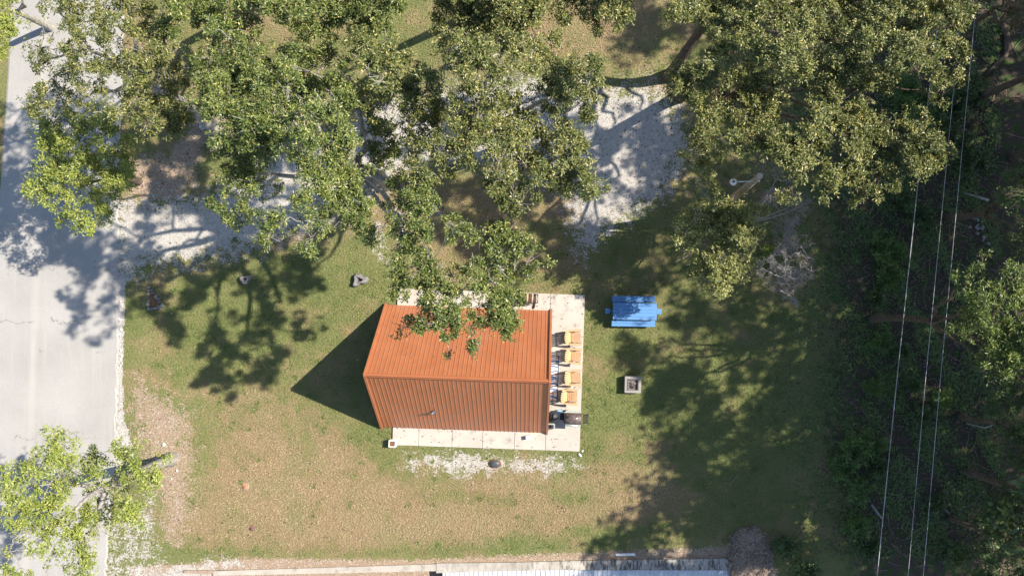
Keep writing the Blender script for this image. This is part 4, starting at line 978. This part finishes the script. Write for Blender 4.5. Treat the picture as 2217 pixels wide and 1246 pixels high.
# brush mound by the wall end
mo = MB(); r2 = random.Random(3); mo.rock((0, 0, 0), (1.1, 1.25), .22, 12, 3); mm = mo.build('leaf_mound', simple('mulch', (.33, .25, .19), .95, var=.6, scale=25, bump=1, bscale=30), loc=G(1628, 1205))
tag(mm, 'low brown mound of leaves and brush past the end of the retaining wall', 'brush pile')
mvn = np.array(mo.v); mvn = mvn[mvn[:, 2] > 0]; q_ = mvn[r.integers(0, len(mvn), 2600)]*[1, 1, 1]+r.normal(scale=.06, size=(2600, 3))*[1, 1, .3]; q_[:, 2] = np.maximum(q_[:, 2], .02)+.02
V_, F_, vv = leaves_arrays(q_, np.tile([0, 0, 1.0], (2600, 1)), r, 2, .12, .06, .8); mesh_np('dead_leaves', V_, F_, simple('dry_brush', (.36, .28, .22), .9, var=.5, scale=9), mm)
# pebbles
def pebf(x, y): return np.where((poly_sd(x, y, hx) < 0) & (poly_sd(x, y, RP) < .22) & (y > G(0, 1215).y), np.clip(.16*gravel_mask(x, y)+.08*soft(poly_sd(x, y, DIRT), .5)+.1*soft(poly_sd(x, y, DIRT2), .3)+soft(poly_sd(x, y, STRIP), .1)+.004, 0, 1), 0)
n0 = 60000; x = r.uniform(-24, 12, n0); y = r.uniform(-13, 11, n0); k_ = r.uniform(size=n0) < pebf(x, y); x, y = x[k_], y[k_]; n = len(x)
sz = r.uniform(.010, .026, n)*(1+(r.uniform(size=n) < .06)*1.3); oct_v = np.array([[1, 0, 0], [0, 1, 0], [-1, 0, 0], [0, -1, 0], [0, 0, .8], [0, 0, -.4]])
ro = r.uniform(.6, 1.3, (n, 6, 1)); V_ = oct_v[None]*ro*sz[:, None, None]; V_ += np.stack([x, y, sz*.3], 1)[:, None, :]
of = np.array([[0, 1, 4], [1, 2, 4], [2, 3, 4], [3, 0, 4], [1, 0, 5], [2, 1, 5], [3, 2, 5], [0, 3, 5]])
F_ = (of[None]+6*np.arange(n)[:, None, None]).reshape(-1, 3)
gg = NG('pebbles'); gg.fin(gg.ramp(gg.attr('v'), [(0, (.25, .23, .21)), (.5, (.48, .46, .43)), (1, (.68, .66, .63))]), .9, 0, .2)
pb = mesh_np('gravel', V_.reshape(-1, 3), F_, gg.m, attrs={'v': ('POINT', np.repeat(r.uniform(0, 1, n), 6))}); tag(pb, 'loose white gravel of the drive and road edge', 'gravel', kind='stuff')

seen = {}
for o in [o for o in bpy.data.objects if o.name.startswith('shrub')]: seen.setdefault(o['label'], []).append(o)
for lb2, os_ in seen.items():
    if len(os_) > 1:
        os_.sort(key=lambda o: -o.location.y)
        for o, wd_ in zip(os_, ('upper one', 'lower one', 'lowest one')): o['label'] = lb2+', the '+wd_
# fallen leaves on the slab and the roof
rr_ = np.random.default_rng(77); n = 420; P_ = np.array([tuple(HG(rr_.uniform(-245, 157), rr_.uniform(10, 347), .1)) for _ in range(n)])
keep_ = np.abs(rr_.uniform(size=n)) < .8; P_ = P_[keep_]
V_, F_, vv = leaves_arrays(P_, np.tile([0, 0, 1.0], (len(P_), 1)), rr_, 1, .09, .05, .9); V_[:, 2] = np.clip(V_[:, 2], .094, .13)
fl = mesh_np('fallen_leaves', V_, F_, LEAF['brown'], attrs={'v': ('POINT', vv)}); tag(fl, 'scattered dry leaves blown onto the concrete slab', 'leaves', kind='stuff')

n = 45; xx_ = rr_.uniform(-3.6, 3.6, n); tt_ = rr_.uniform(.15, .97, n); Rm = Matrix.Rotation(RZ, 3, 'Z')
P_ = np.array([tuple(Rm @ Vector((a, HWd*t+.02, HR*(1-t)+.03)) + cabin.location) for a, t in zip(xx_, tt_)])
V_, F_, vv = leaves_arrays(P_, np.tile([0, .85, .52], (n, 1)), rr_, 1, .08, .04, .9)
rl_ = mesh_np('roof_leaves', V_, F_, LEAF['brown'], attrs={'v': ('POINT', vv)}); tag(rl_, 'dry leaves fallen from the oak onto the sunny roof slope', 'leaves', kind='stuff')
